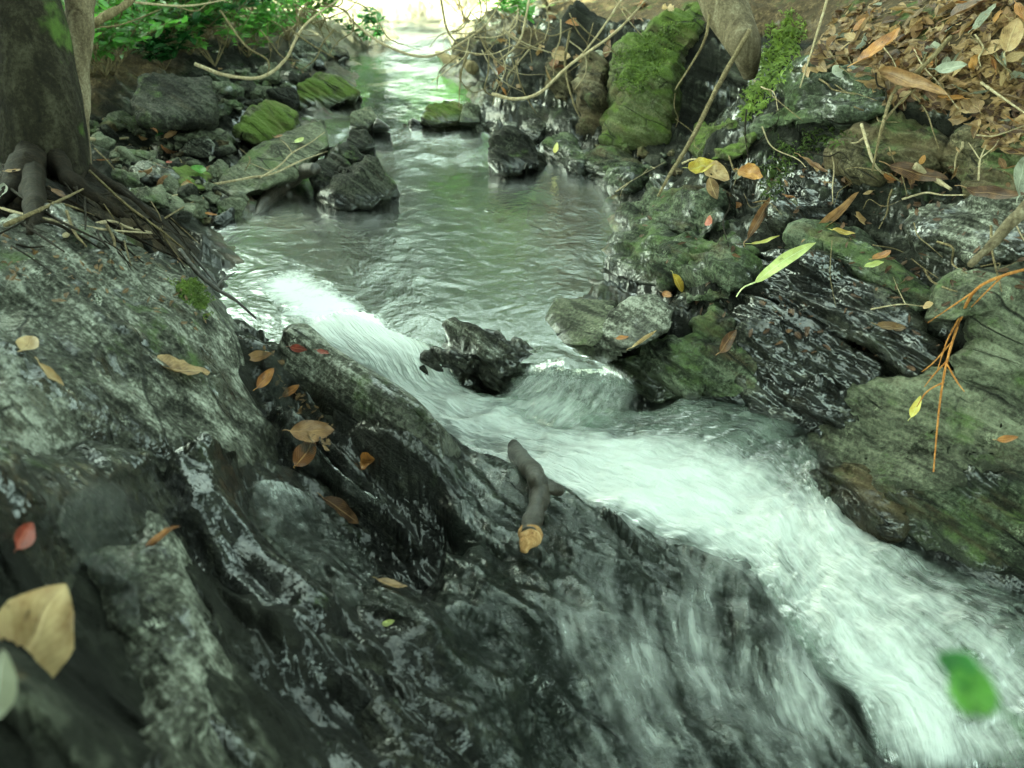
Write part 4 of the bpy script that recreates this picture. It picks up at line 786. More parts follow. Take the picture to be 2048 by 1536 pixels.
# ---- leaves one can point at
LV = [
 ('curled pale brown leaf standing at the far left of the grey outcrop', 52, 700, 75, 55, dict(ratio=.5, mat='leaf_tan', curl=.5, lift=.012)),
 ('folded tan leaf just below the curled one on the outcrop', 100, 757, 75, -45, dict(ratio=.32, mat='leaf_tan', roll=.45)),
 ('large torn tan leaf lying across the middle of the grey outcrop', 362, 742, 118, -8, dict(ratio=.5, mat='leaf_tan', curl=.25, wave=.1, lobe=1, tip=.7)),
 ('tiny pale leaf scrap high on the grey outcrop', 118, 607, 26, 0, dict(ratio=.6, mat='leaf_tan', stem=0)),
 ('brown leaf at the top of the gully behind the moss outcrop', 520, 712, 50, 10, dict(ratio=.42, mat='leaf_brown')),
 ('red-brown leaf standing in the gully', 528, 757, 56, 50, dict(ratio=.42, mat='leaf_orange', curl=.6)),
 ('small orange-brown leaf in the gully beside the pale slab', 583, 782, 40, 35, dict(ratio=.42, mat='leaf_orange')),
 ('small red leaf on the edge of the chute left of the twig', 600, 698, 38, -10, dict(ratio=.4, mat='leaf_red')),
 ('tiny red leaf at the edge of the white chute', 648, 707, 30, -15, dict(ratio=.4, mat='leaf_red')),
 ('glossy wet leaf with a white sheen in the gully', 622, 860, 88, 0, dict(ratio=.5, mat='leaf_brown', curl=.2)),
 ('orange-tan oval leaf below the glossy leaf in the gully', 612, 905, 66, 55, dict(ratio=.62, mat='leaf_orange', curl=.2, stem=.05)),
 ('yellow-orange curled leaf caught at the end of the gully', 742, 922, 48, 15, dict(ratio=.7, mat='leaf_orange', curl=.7)),
 ('brown wet leaf under the rippled trickle', 685, 1020, 90, -35, dict(ratio=.4, mat='leaf_brown', curl=.1)),
 ('small tan leaf on the black rock left of the veil', 783, 1175, 62, -15, dict(ratio=.5, mat='leaf_tan')),
 ('thin curved orange leaf rim on the brown rib', 322, 1075, 88, 38, dict(ratio=.2, mat='leaf_orange', roll=.4, arch=-.2)),
 ('red-orange blurred leaf at the left edge', 40, 1075, 70, 60, dict(ratio=.5, mat='leaf_red', curl=.5)),
 ('large blurred tan leaf in the bottom left corner', 85, 1290, 200, 60, dict(ratio=.72, mat='leaf_tan', curl=.25, wave=.1, lift=.035, stem=.1, n=(.1,-.55,.8), flat=1)),
 ('blurred pale pinkish leaf at the bottom left edge', 20, 1390, 120, 80, dict(ratio=.5, mat='leaf_grey', curl=.2, lift=.04, n=(.1,-.55,.8), flat=1)),
 ('tiny pale green scrap on the black rock below the small tan leaf', 778, 1247, 26, 20, dict(ratio=.5, mat='leaf_lime', stem=0)),
 # right bank
 ('long pale lime leaf strip on the dark bedded ledge', 1570, 525, 150, 33, dict(ratio=.17, mat='leaf_lime', curl=.2, arch=-.1, wave=.03, lift=.03, stem=.3, n=(-.1,-.75,.65))),
 ('red-brown rolled leaf joined to the lime strip', 1665, 440, 130, 42, dict(ratio=.26, mat='leaf_brown', roll=.6, lift=.035, n=(-.1,-.75,.65))),
 ('wine red rolled leaf standing left of the lime strip', 1515, 445, 105, 62, dict(ratio=.3, mat='leaf_brown', roll=.6, lift=.03, n=(-.1,-.75,.65))),
 ('bright red small leaf on the right shore rocks', 1427, 443, 32, -40, dict(ratio=.65, mat='leaf_red', stem=0, lift=.015)),
 ('yellow leaf edge at the foot of the wine red rolled leaf', 1530, 487, 60, 15, dict(ratio=.16, mat='leaf_yellow', lift=.012)),
 ('yellow-orange curved leaf above the grey wedge', 1350, 565, 52, -60, dict(ratio=.34, mat='leaf_yellow', curl=.6, lift=.015)),
 ('small orange leaf tip under the yellow-orange curved leaf', 1340, 592, 36, -20, dict(ratio=.4, mat='leaf_orange', lift=.012)),
 ('orange and lime leaf on the ledge right of the lime strip', 1762, 520, 52, 25, dict(ratio=.4, mat='leaf_orange', lift=.015)),
 ('lime leaf scrap under the orange and lime leaf', 1750, 533, 36, 15, dict(ratio=.4, mat='leaf_lime', lift=.012, stem=0)),
 ('small yellow leaf beside the red-brown rolled leaf', 1685, 470, 44, -10, dict(ratio=.4, mat='leaf_yellow', lift=.01)),
 ('tan leaf behind the red-brown rolled leaf', 1715, 440, 50, 20, dict(ratio=.55, mat='leaf_tan', lift=.008)),
 ('pale pinkish brown leaf on the long bedded ledge', 1778, 660, 62, -5, dict(ratio=.42, mat='leaf_tan', lift=.012)),
 ('small tan leaf left of the flat pale slab', 1865, 612, 30, 10, dict(ratio=.5, mat='leaf_tan', lift=.012)),
 ('small yellow leaf hanging before the square pale block', 1840, 812, 44, 65, dict(ratio=.4, mat='leaf_yellow', lift=.02)),
 ('orange scrap of leaf on top of the square pale block', 2015, 880, 36, 10, dict(ratio=.4, mat='leaf_orange', lift=.012)),
 ('dark red leaf wedged beside the smooth blue-black block', 1445, 690, 95, 55, dict(ratio=.3, mat='leaf_brown', roll=.4, lift=.015)),
 ('long brown leaf lying by the dark dam rock at the lip', 1115, 690, 95, -15, dict(ratio=.3, mat='leaf_brown', curl=.4, lift=.015)),
 ('tiny orange leaf between the cracked slab and the wedge', 1245, 680, 26, 10, dict(ratio=.5, mat='leaf_orange', lift=.01)),
 ('pale tan twiglike leaf leaning below the grey wedge', 1290, 675, 60, 35, dict(ratio=.2, mat='leaf_tan', roll=.5, lift=.012)),
 ('bunch-end yellow dry leaf above the pool shore', 1410, 335, 60, 10, dict(ratio=.5, mat='leaf_yellow', curl=.6, wave=.15, lift=.02)),
 ('crumpled yellow-tan leaf right of the bunch-end leaf', 1440, 350, 60, -30, dict(ratio=.6, mat='leaf_tan', curl=.8, wave=.15, lift=.02)),
 ('orange crumpled leaf at the top of the dark rounded rock', 1505, 352, 55, -15, dict(ratio=.6, mat='leaf_orange', curl=.7, wave=.15, lift=.015)),
 ('dry tan leaf under the crumpled leaves at the right shore', 1425, 375, 45, -70, dict(ratio=.5, mat='leaf_tan', lift=.01)),
 ('bright yellow small leaf on the dark mossy shore rock', 1115, 297, 24, 80, dict(ratio=.5, mat='leaf_yellow', lift=.01, stem=0)),
 ('large glossy orange leaf standing in the bank litter', 1765, 107, 100, 38, dict(ratio=.36, mat='leaf_orange', curl=.35, lift=.03)),
 ('long rolled tan leaf left of the large orange leaf', 1725, 75, 110, 55, dict(ratio=.16, mat='leaf_tan', roll=.9, lift=.03)),
 ('grey-green small leaf at the edge of the bank litter', 1668, 150, 36, 10, dict(ratio=.75, mat='leaf_grey', lift=.02)),
 ('dark brown boat-shaped frond sheath across the bank litter', 1840, 175, 190, -18, dict(ratio=.22, mat='leaf_brown', roll=.5, lift=.04)),
 ('tall rust leaf at the top right corner', 1965, 20, 110, 35, dict(ratio=.4, mat='leaf_brown', lift=.03)),
 ('pale bark-like leaf in the bank litter at the right edge', 2020, 80, 70, 70, dict(ratio=.5, mat='leaf_tan', lift=.03)),
 ('long mottled brown leaf above the blue-grey rock', 1835, 345, 105, -14, dict(ratio=.28, mat='leaf_brown', curl=.3, lift=.02)),
 ('upright grey-brown pointed leaf at the right edge', 2030, 365, 100, 80, dict(ratio=.36, mat='leaf_grey', lift=.03)),
 ('brown curved leaf lying along the blue-grey rock top', 1990, 395, 100, -8, dict(ratio=.26, mat='leaf_brown', lift=.02)),
 ('grey oval leaf in the middle of the bank litter', 1905, 145, 52, 10, dict(ratio=.5, mat='leaf_grey', lift=.03)),
 ('rust bark strip above the dark rounded rock', 1628, 340, 80, -30, dict(ratio=.18, mat='leaf_brown', roll=.5, lift=.015)),
 # left shore
 ('bright green fallen leaf on the round mossy stone', 397, 345, 44, -50, dict(ratio=.6, mat='leaf_green', lift=.012, stem=0)),
 ('tiny red leaf among the grey shore stones', 338, 332, 16, 20, dict(ratio=.6, mat='leaf_red', lift=.02, stem=0)),
 ('small orange leaf on the tilted slab', 560, 277, 24, 5, dict(ratio=.5, mat='leaf_orange', lift=.012)),
 ('small pale leaf on the tilted slab near its high end', 600, 285, 24, 30, dict(ratio=.6, mat='leaf_lime', lift=.012)),
 ('orange leaf by the small grey slab at the left shore', 420, 432, 28, -5, dict(ratio=.4, mat='leaf_orange', lift=.01)),
 ('brown leaf on the root mound below the tree', 115, 395, 34, -30, dict(ratio=.55, mat='leaf_brown', lift=.015)),
 ('grey leaf at the left edge of the root mound', 8, 390, 40, 80, dict(ratio=.5, mat='leaf_grey', lift=.02)),
 ('small tan leaf on the roots under the tree trunk', 28, 350, 26, 10, dict(ratio=.6, mat='leaf_tan', lift=.015)),
]
# root mound and tree come first so leaves can lie on them
lump('root_mound', 'dark earthy mound of roots below the tree on the left', [(-200,480),(-100,400),(0,350),(90,325),(190,345),(260,400),(330,450),(392,505),(395,540),(330,530),(240,500),(140,478),(40,465)], .05, .04, 'mound', .02, .008, cat='mound', seed=9.1)
for a in LV: leaf(*a[:5], **a[5])

# ---- the tree on the left with its broken neighbour stem
b0 = ats(80, 335, 2.42)
tr = empty('tree', b0, 'thick dark leaning tree trunk at the left edge standing on roots', 'tree')
tp = [ats(86,400,2.42), ats(84,330,2.42), ats(78,230,2.43), ats(60,110,2.46), ats(38,0,2.5), ats(-40,-300,2.7), ats(-160,-900,3.4)]
tp[-1] = tp[-2] + Vector((-.25, .3, 1.2)); tp.append(tp[-1] + Vector((-.3, .2, 1.6)))
put('trunk', tube(tp, [.125, .104, .099, .088, .080, .075, .06, .04], 90, 40, .13, 3), 'bark', parent=tr)
RT = []
for (L, r) in [([(60,300),(20,380),(-40,440)], .05), ([(100,310),(160,380),(240,430),(330,490)], .035), ([(130,300),(190,350),(270,405),(380,500)], .028), ([(60,330),(70,420),(60,470)], .04), ([(150,290),(165,330),(220,360)], .03)]:
    P = [ats(L[0][0], L[0][1], 2.38)] + [on(*q, .0) for q in L[1:]]
    RT.append(tube(P, [r*.75, r*.5, r*.3, r*.15], 26, 12, .4, L[1][0]))
for q in RT: put('root', q, 'root', parent=tr)
put('snag', tube([ats(150,330,2.55), ats(150,240,2.55), ats(152,120,2.55), ats(156,40,2.56), ats(160,-60,2.6), ats(166,-220,2.7)], [.045, .034, .033, .030, .028, .02], 60, 22, .35, 8), 'deadwood', 'narrow grey broken dead stem right behind the leaning tree', 'dead stem')
# fine roots and twigs on the mound
for i, L in enumerate([[(0,420),(80,440),(200,462),(305,470)],[(130,475),(215,447),(260,460),(302,468)],[(60,360),(150,410),(250,470),(380,530)],[(20,380),(110,440),(210,490)],[(180,345),(250,410),(330,470),(390,520)],[(200,350),(280,430),(370,540)],[(0,330),(60,400),(140,470)],[(90,400),(200,440),(330,510)],[(215,455),(230,490),(220,530)],[(150,360),(180,430),(250,505)],[(40,440),(120,455),(200,500)],[(240,400),(300,450),(380,480)],[(10,455),(90,420),(170,380)],[(300,440),(340,500),(400,550)],[(150,385),(170,350),(185,335)]]):
    twig('thin root or twig crossing the dark root mound', L, rnd.uniform(.0022, .0045), ['twig', 'root', 'root', 'root'][i % 4] if i > 1 else 'twig_pale', 'root', lift=.012, group='roots on the mound', name='root')
for i in range(34):
    x, y = rnd.uniform(-10, 350), rnd.uniform(350, 500)
    if y < 330+.35*(x-150): continue
    a = rnd.gauss(-35, 35); l_ = rnd.uniform(40, 110); dx, dy = l_*math.cos(R(a)), -l_*math.sin(R(a))
    twig('thin root or twig crossing the dark root mound', [(x, y), (x+dx*.5+rnd.uniform(-8, 8), y+dy*.5+rnd.uniform(-8, 8)), (x+dx, y+dy)], rnd.uniform(.0012, .0028), rnd.choice(['root', 'root', 'twig', 'root']), 'root', lift=.012, group='roots on the mound', name='root')
twig('black wet root reaching out over the pool from the mound', [(360,500,1.98),(395,545,1.94),(432,577,1.93),(470,600,1.93),(512,637,1.94)], .005, 'twig_dark', 'root', 's', name='root', forks=[[(432,577,1.93),(445,560,1.95),(470,545,1.97)]])
twig('black wet root tip just above the moss patch', [(380,505,1.98),(410,540,1.97),(435,570,1.95)], .003, 'twig_dark', 'root', 's', name='root')

# ---- the broken stick in the veil of water
bs = empty('broken_branch', on(1050, 960, 0), 'wet broken branch with a raw orange end sticking up between chute and veil', 'branch')
q0 = [on(x, y, l_) for x, y, l_ in [(966,866,.055),(984,856,.06),(1005,880,.055),(1040,925,.05),(1068,962,.045),(1082,990,.04),(1078,1020,.04),(1066,1052,.045),(1058,1085,.045)]]
put('bark', tube(q0, [.010, .0155, .0145, .014, .0145, .0165, .0175, .0145, .0125], 110, 20, .4, 2), 'twig_dark', parent=bs)
q1 = [on(x, y, l_) for x, y, l_ in [(1078,988,.042),(1098,988,.04),(1122,993,.035)]]
put('knot', tube(q1, [.0125, .0115, .007], 24, 16, .45, 5), 'twig_dark', parent=bs)
q2 = [on(x, y, l_) for x, y, l_ in [(1061,1070,.047),(1054,1093,.047),(1047,1119,.046)]]
put('raw_end', tube(q2, [.0122, .0126, .006], 24, 16, .6, 6), 'cutwood', parent=bs)

# ---- sticks and stalks on the right bank
twig('long brown stick hanging down before the right bank to the pool shore', [(1500,60,2.75),(1440,165,2.62),(1385,275,2.45),(1345,340,2.34),(1316,392,2.26)], .0065, 'twig', 'stick', 's', name='stick')
twig('dark crooked twig hanging from the bank litter', [(1900,85),(1840,150),(1790,190),(1765,255),(1742,355)], .0048, 'twig', 'twig', lift=.04, forks=[[(1790,190),(1830,170),(1850,120)],[(1765,255),(1800,215),(1830,190)]])
twig('thin straight green twig leaning on the mossy bank', [(1660,-20,2.3),(1630,80,2.25),(1600,175,2.18)], .0028, 'twig_pale', 'twig', 's')
twig('pale bent twig under the black hollow', [(1722,255),(1735,300),(1748,335),(1775,362)], .0035, 'twig_pale', lift=.02, forks=[[(1735,275),(1715,290),(1700,292)]])
twig('straight white twig at the right edge of the litter', [(1960,175),(1995,200),(2060,245)], .003, 'twig_pale', lift=.03)
twig('mottled grey stick propped on the flat pale slab', [(2090,395),(2030,450),(1985,500),(1935,548)], .012, 'deadwood', 'stick', lift=.05, name='stick')
twig('short pale stick of wood beside the mottled leaf', [(1828,340),(1860,362),(1900,388)], .007, 'twig_pale', 'stick', lift=.03, name='stick')
twig('orange drooping stalk hanging over the square pale block', [(2090,545),(2000,570),(1945,600),(1915,660),(1890,740),(1875,830),(1863,960)], .0026, 'twig_orange', 'stalk', lift=.05, name='stalk',
     forks=[[(1945,600),(1900,630),(1852,662)],[(1915,650),(1890,700),(1870,760)],[(1900,700),(1865,740),(1840,760)],[(1893,735),(1865,765),(1845,790)],[(1890,745),(1910,780),(1925,800)],[(1885,780),(1850,800),(1830,830)],[(2000,570),(1960,610),(1930,640)]])
twig('pale splintered wood scrap by the hanging stick foot', [(1365,330),(1385,322),(1410,325)], .003, 'twig_pale', lift=.015)
twig('thin forked dead sprig on the earthy rock', [(1955,370),(1958,330),(1970,300)], .002, 'twig_pale', lift=.03, forks=[[(1958,330),(1945,310),(1935,295)],[(1960,325),(1985,305),(1995,290)]])
twig('thin forked twig at the left of the flat pale slab', [(1740,625),(1800,615),(1850,620)], .0014, 'twig_pale', lift=.02, forks=[[(1810,615),(1795,585),(1785,560)]])
twig('pale lichened sprig above the pool shore', [(1232,390),(1260,370),(1330,330)], .0016, 'twig_pale', lift=.03, forks=[[(1260,370),(1245,385),(1240,400)],[(1285,355),(1300,340),(1310,345)]])
for i in range(44):
    x, y = in_poly([(1340,180),(1500,120),(1700,60),(2060,60),(2060,520),(1850,560),(1500,460),(1340,380)]); a = rnd.gauss(-60, 45); l_ = rnd.uniform(50, 150); dx, dy = l_*math.cos(R(a)), -l_*math.sin(R(a)); j = lambda: rnd.uniform(-14, 14)
    twig('thin dead twig or rootlet lying over the right bank', [(x, y), (x+dx*.33+j(), y+dy*.33+j()), (x+dx*.66+j(), y+dy*.66+j()), (x+dx, y+dy)], rnd.uniform(.0009, .0024), rnd.choice(['twig', 'twig', 'twig_pale', 'root']), lift=.016, group='rootlets on the right bank')
# twigs on the tilted slab, the log under it
twig('long thin pale twig lying along the front of the tilted slab', [(425,372),(500,358),(545,350),(600,325),(655,305)], .0035, 'twig_pale', lift=.012)
twig('crooked thin twig over the tilted slab', [(520,360),(560,335),(585,310),(620,290),(650,268)], .0025, 'twig_pale', lift=.02, forks=[[(585,310),(570,290),(545,275)],[(560,335),(540,345),(500,330)]])
put('log', tube([on(512,440,.01), on(530,408,.02), on(565,378,.03), on(600,358,.04), on(632,345,.04)], [.010, .018, .02, .022, .018], 40, 14, .3, 4), 'twig_dark', 'black rotten log lying below the tilted slab at the water', 'log')
twig('pale stick on the gravel beside the trunk', [(172,280),(210,282),(258,278)], .006, 'twig_pale', 'stick', lift=.012, name='stick')
for i, L in enumerate([[(190,300),(220,330),(250,370)],[(320,400),(370,390),(400,388)],[(310,410),(350,402),(395,395)],[(300,300),(315,320),(310,340)],[(330,440),(390,405),(420,395)],[(480,300),(500,320),(490,345)]]):
    twig('thin twig on the left gravel shore', L, .0022, rnd.choice(['twig', 'twig_pale', 'twig_dark']), lift=.014, group='gravel shore twigs')

# ---- trunk and logs on the far right
put('tree_stump', tube([ats(1410,-120,2.95), ats(1440,-20,2.9), ats(1468,45,2.85), ats(1490,95,2.8), ats(1500,150,2.85)], [.075, .062, .055, .045, .02], 40, 26, .2, 1), 'deadwood', 'smooth grey-brown root end of a tree right of the mossy boulder', 'tree root')
put('log', tube([on(868,112,.02), on(905,125,.02), on(948,140,.02)], [.022, .026, .024], 20, 12, .2, 2), 'twig', 'pale log lying at the far right shore of the brook', 'log')
put('log', tube([ats(700,25,7.0), ats(800,18,7.0), ats(930,10,7.1)], [.08, .09, .07], 30, 16, .25, 7), 'bark', 'dark fallen trunk across the far end of the brook', 'log')
put('log', tube([ats(585,112,4.9), ats(620,100,4.9), ats(655,98,4.95)], [.03, .04, .035], 18, 12, .3, 7), 'bark', 'short dark log by the far left shore in the sun', 'log')

# ---- leaf litter, single leaves
LMESH = {}
def litter_leaf(h, n, size, mats, label, group, ang=None):
    mn = rnd.choice(mats); key = (mn, rnd.randrange(6))
    if key not in LMESH:
        kk = key[1]; me = leaf_mesh(1.0, [.45, .36, .55, .3, .5, .24][kk], [.3, .6, .2, .5, .8, .3][kk], [.05, -.12, .15, .1, -.1, .05][kk], [0, 0, 0, .55, 0, .8][kk], [.08, .12, .08, .05, .15, .05][kk], .8, kk*3.1)
        me.materials.append(M[mn]); LMESH[key] = me
    o = bpy.data.objects.new('leaf', LMESH[key]); C.objects.link(o)
    d = Vector((rnd.gauss(0, 1), rnd.gauss(0, 1), rnd.gauss(0, .3))); n = (n + Vector((rnd.gauss(0, .3), rnd.gauss(0, .3), .2))).normalized()
    d = (d-n*d.dot(n)).normalized(); Mx = Matrix((d, n.cross(d), n)).transposed().to_4x4()
    if rnd.random() < .35: Mx = Mx @ Matrix.Rotation(math.pi, 4, 'X')
    Mx.translation = h + n*(.006+.008*rnd.random()); o.matrix_world = Mx @ Matrix.Diagonal((size, size, size, 1))
    o['label'] = label; o['category'] = 'leaf'; o['group'] = group; return o
DRY = ['leaf_tan', 'leaf_tan', 'leaf_tan', 'leaf_brown', 'leaf_brown', 'leaf_orange', 'leaf_grey']
for i in range(130):
    x, y = in_poly([(1640,95),(1720,20),(1800,-40),(2090,-40),(2090,290),(1980,270),(1900,215),(1800,225),(1760,150)])
    h, n, s_ = cast(x, y); litter_leaf(h, n, rnd.uniform(.025, .062), DRY, 'dry brown leaf in the thick litter on the upper right bank', 'bank litter leaves')
for i in range(30):
    x, y = in_poly([(1350,310),(1520,330),(1700,300),(2050,290),(2050,390),(1900,380),(1600,440),(1400,400)])
    h, n, s_ = cast(x, y); litter_leaf(h, n, rnd.uniform(.015, .04), DRY, 'small dry leaf lodged on the rocks of the right bank', 'leaves on right rocks')
for i in range(36):
    x, y = in_poly([(960,40),(1180,0),(1400,0),(1300,40),(1220,120),(1100,180),(1000,200)])
    h, n, s_ = cast(x, y); litter_leaf(h, n, rnd.uniform(.03, .075), DRY, 'dry leaf on the far right bank among the twigs', 'far bank leaves')
for i in range(26):
    x, y = in_poly([(175,230),(300,240),(440,290),(400,430),(330,440),(200,320)])
    h, n, s_ = cast(x, y); litter_leaf(h, n, rnd.uniform(.02, .05), DRY, 'dry leaf among the stones of the left gravel shore', 'gravel shore leaves')

def litter_stuff(name, label, pts, lo, hi, mat):
    Vs, Fs, Us, o = [], [], [], 0
    for h, nn in pts:
        L = rnd.uniform(lo, hi); n = (nn + Vector((rnd.gauss(0, .35), rnd.gauss(0, .35), .2))).normalized(); d = Vector((rnd.gauss(0, 1), rnd.gauss(0, 1), 0)); d = (d-n*d.dot(n)).normalized(); y = n.cross(d)
        PV, PF, PU = leaf_vf(L, L*rnd.uniform(.25, .55), rnd.uniform(-.3, .7), rnd.uniform(-.15, .15), rnd.choice([0, 0, .5]), .1, .8, rnd.uniform(0, 50), 7, 5, 0)
        W_ = np.array(h + n*.004) + (PV[:, :1]-L/2)*np.array(d) + PV[:, 1:2]*np.array(y) + PV[:, 2:]*np.array(n)
        Vs.append(W_); Fs += [tuple(x_+o for x_ in f) for f in PF]; Us.append(PU); o += len(W_)
    ob = put(name, (np.vstack(Vs), Fs), mat, label, 'leaf litter', kind='stuff'); uvset(ob.data, np.vstack(Us))
BANKP = [(1600,150),(1680,20),(1760,-80),(2150,-80),(2150,330),(1980,290),(1900,230),(1790,215),(1740,165),(1660,135)]
for mt, n_l, lb in (('leaf_tan', 950, 'pale leaf litter under the single leaves on the upper right bank'), ('leaf_brown', 380, 'dark rotting leaf litter on the upper right bank')):
    L_ = []
    for i in range(n_l): x, y = in_poly(BANKP); h, n, s_ = cast(x, y); L_.append((h, n))
    litter_stuff('leaf_litter', lb, L_, .015, .05, mt)
L_ = []
for i in range(1500):
    x, y = rnd.uniform(-2.6, 2.2), rnd.uniform(3.6, 9)
    h, n = drop(x, y)
    if h.z > level(h.y)+.04: L_.append((h, n))
litter_stuff('leaf_litter', 'dry leaf litter scattered over the far banks of the brook', L_, .03, .08, 'leaf_tan')

L_ = []
for i in range(420):
    x, y = in_poly([(1260,340),(1500,300),(2060,300),(2060,560),(1880,760),(1500,690),(1300,560)]); h, n, s_ = cast(x, y)
    if n.z > .45: L_.append((h, n))
litter_stuff('leaf_litter', 'scraps of dry leaf caught in the ledges of the right bank', L_, .006, .022, 'leaf_brown')
L_ = []
for i in range(260):
    x, y = in_poly([(0,470),(380,520),(480,680),(700,830),(640,960),(520,720),(300,640),(0,560)]) if i % 3 else in_poly([(500,680),(560,700),(700,920),(640,940)]); h, n, s_ = cast(x, y)
    if n.z > .6: L_.append((h, n))
litter_stuff('leaf_litter', 'small crumbs of leaf on the grey outcrop and in the gully', L_, .004, .016, 'leaf_tan')

# ---- moss: many small blades
M['moss_blade'] = leaf_mat('moss_green', (0.028, 0.042, 0.007), (0.07, 0.105, 0.016), (0.16, 0.22, 0.036), .8, .3, 0)
def moss(label, poly, n, lo, hi, minup=-1):
    Vs, Fs, o = [], [], 0
    for i in range(n):
        x, y = in_poly(poly); h, nn, s_ = cast(x, y)
        if rnd.random() > sstep(-2, 40, poly_sd(np.array([[x, y]]), np.array(poly, float))[0] + 26*pn(np.array([[x*.03, y*.03, 1.]]))[0]): continue
        if nn.z < minup: continue
        L = rnd.uniform(lo, hi); d = (nn + Vector((rnd.gauss(0, .7), rnd.gauss(0, .7), rnd.gauss(0, .5)))).normalized(); s2 = d.orthogonal().normalized()*L*.16
        m2 = h + d*L*.55 + Vector((0, 0, L*.1)); tp_ = h + d*L - Vector((0, 0, L*.25))
        Vs += [h-s2*.6, h+s2*.6, m2+s2, m2-s2, tp_]; Fs += [(o, o+1, o+2, o+3), (o+3, o+2, o+4)]; o += 5
    V = np.array([list(v) for v in Vs]); ob = put('moss', (V, Fs), 'moss_blade', label, 'moss', kind='stuff'); uvset(ob.data, np.zeros((len(V), 2))); return ob
moss('bright green moss cushion on the right shoulder of the grey outcrop', [(322,570),(350,552),(395,556),(430,590),(440,625),(405,640),(360,605)], 5200, .004, .011)
moss('hanging green moss on the bank right of the root end', [(1500,150),(1525,60),(1570,20),(1625,30),(1620,90),(1570,170),(1520,235),(1480,270),(1465,245)], 3400, .008, .022)
moss('moss over the left face of the tall boulder', [(1215,170),(1235,85),(1320,40),(1395,35),(1340,120),(1300,180),(1240,200)], 4200, .006, .014)
moss('moss patches on the rocks below the overhang', [(1500,330),(1560,270),(1640,250),(1700,240),(1720,280),(1600,330),(1560,420),(1530,400)], 1500, .006, .016)

# ---- shrubs, seedlings
def shrub(name, label, base, height, nstem, leaf_len, mats, spread=.5, nleaf=14, cat='shrub', lean=(0, 0), group=None, tw='twig'):
    root = empty(name, base, label, cat, group); ST, Vs, Fs, Us, o = [], [], [], [], 0
    for i in range(nstem):
        a = rnd.uniform(0, 6.28); l_ = height*rnd.uniform(.6, 1.1); dr = Vector((math.cos(a)*spread+lean[0], math.sin(a)*spread+lean[1], 1)).normalized()
        P = [Vector(base)]; 
        for k_ in range(4): dr = (dr + Vector((rnd.gauss(0, .22), rnd.gauss(0, .22), -.06*k_))).normalized(); P.append(P[-1]+dr*l_/4)
        ST.append(tube(P, [height*.006, height*.004, height*.002], 16, 5))
        X = spline(P, 40)
        for j in range(nleaf):
            q = Vector(X[rnd.randrange(12, 40)]); aa = rnd.uniform(0, 6.28); L = leaf_len*rnd.uniform(.6, 1.2)
            d = Vector((math.cos(aa), math.sin(aa), rnd.uniform(-.4, .5))).normalized(); nn = (Vector((rnd.gauss(0, .35), rnd.gauss(0, .35), 1)) - d*.2).normalized(); d = (d-nn*d.dot(nn)).normalized(); y = nn.cross(d)
            PV, PF, PU = leaf_vf(L, L*rnd.uniform(.32, .5), .25, rnd.uniform(-.15, .05), 0, .05, .85, rnd.uniform(0, 50), 7, 5, .15)
            W_ = np.array(q) + PV[:, :1]*np.array(d) + PV[:, 1:2]*np.array(y) + PV[:, 2:]*np.array(nn)
            Vs.append(W_); Fs += [tuple(x_+o for x_ in f) for f in PF]; Us.append(PU); o += len(W_)
    put('stem', merge(ST), tw, parent=root)
    fo = put('foliage', (np.vstack(Vs), Fs), mats, parent=root); uvset(fo.data, np.vstack(Us)); return root
for i, (x, y, hgt, ns, lb) in enumerate([(225,150,.42,7,'leafy green shrub just right of the dead stem'),(300,110,.5,8,'green shrub with arching stems above the dark square block'),(380,110,.55,8,'green shrub standing behind the dark square block'),(455,95,.55,8,'bright green shrub left of the sunlit gravel'),(250,60,.6,8,'pale green bush behind the dead stem'),(340,45,.7,9,'tall light green bush at the top left'),(520,70,.5,6,'small sunlit shrub before the white gravel'),(640,60,.4,5,'small green shrub at the far left shore of the brook'),(735,95,.22,4,'little low plant at the far left water edge'),(930,40,.5,6,'small leafy bush at the far right shore'),(1040,70,.35,6,'green sprig plant under the twigs of the far right bank'),(1100,20,.5,6,'bush at the top of the far right bank'),(200,100,.35,8,'low green bush touching the dead stem'),(270,90,.4,9,'dense fresh green bush behind the gravel shore'),(420,60,.6,9,'tall fresh green bush at the top edge left of the sand'),(180,30,.7,9,'tall green bush behind the leaning tree'),(480,20,.7,8,'bush at the far top edge over the sand'),(330,140,.22,6,'low broad-leaved plant right behind the dark square block')]):
    h = gcast(x, y); shrub('shrub', lb, h, hgt, ns, .055+.015*(h.y > 5), ['leaf_green', 'leaf_green', 'leaf_deep'][i % 3], .7, 30)
for i in range(36):
    x, y = in_poly([(175,20),(560,5),(640,50),(560,105),(440,135),(300,150),(180,170)]); h = gcast(x, y)
    shrub('shrub', 'fresh green low bush in the thicket behind the left shore', h, rnd.uniform(.3, .55), 6, .05, 'leaf_green', .8, 17, group='thicket behind the left shore')
sdl = empty('seedling', on(345, 255, 0), 'young plant with a lime leaf and glossy leaves by the dark square block', 'seedling')
sb = on(350, 262, .0); put('stem', tube([sb, sb+Vector((-.004, -.02, .05)), sb+Vector((-.006, -.02, .09))], [.003, .0025, .002], 10, 6), 'twig', parent=sdl)
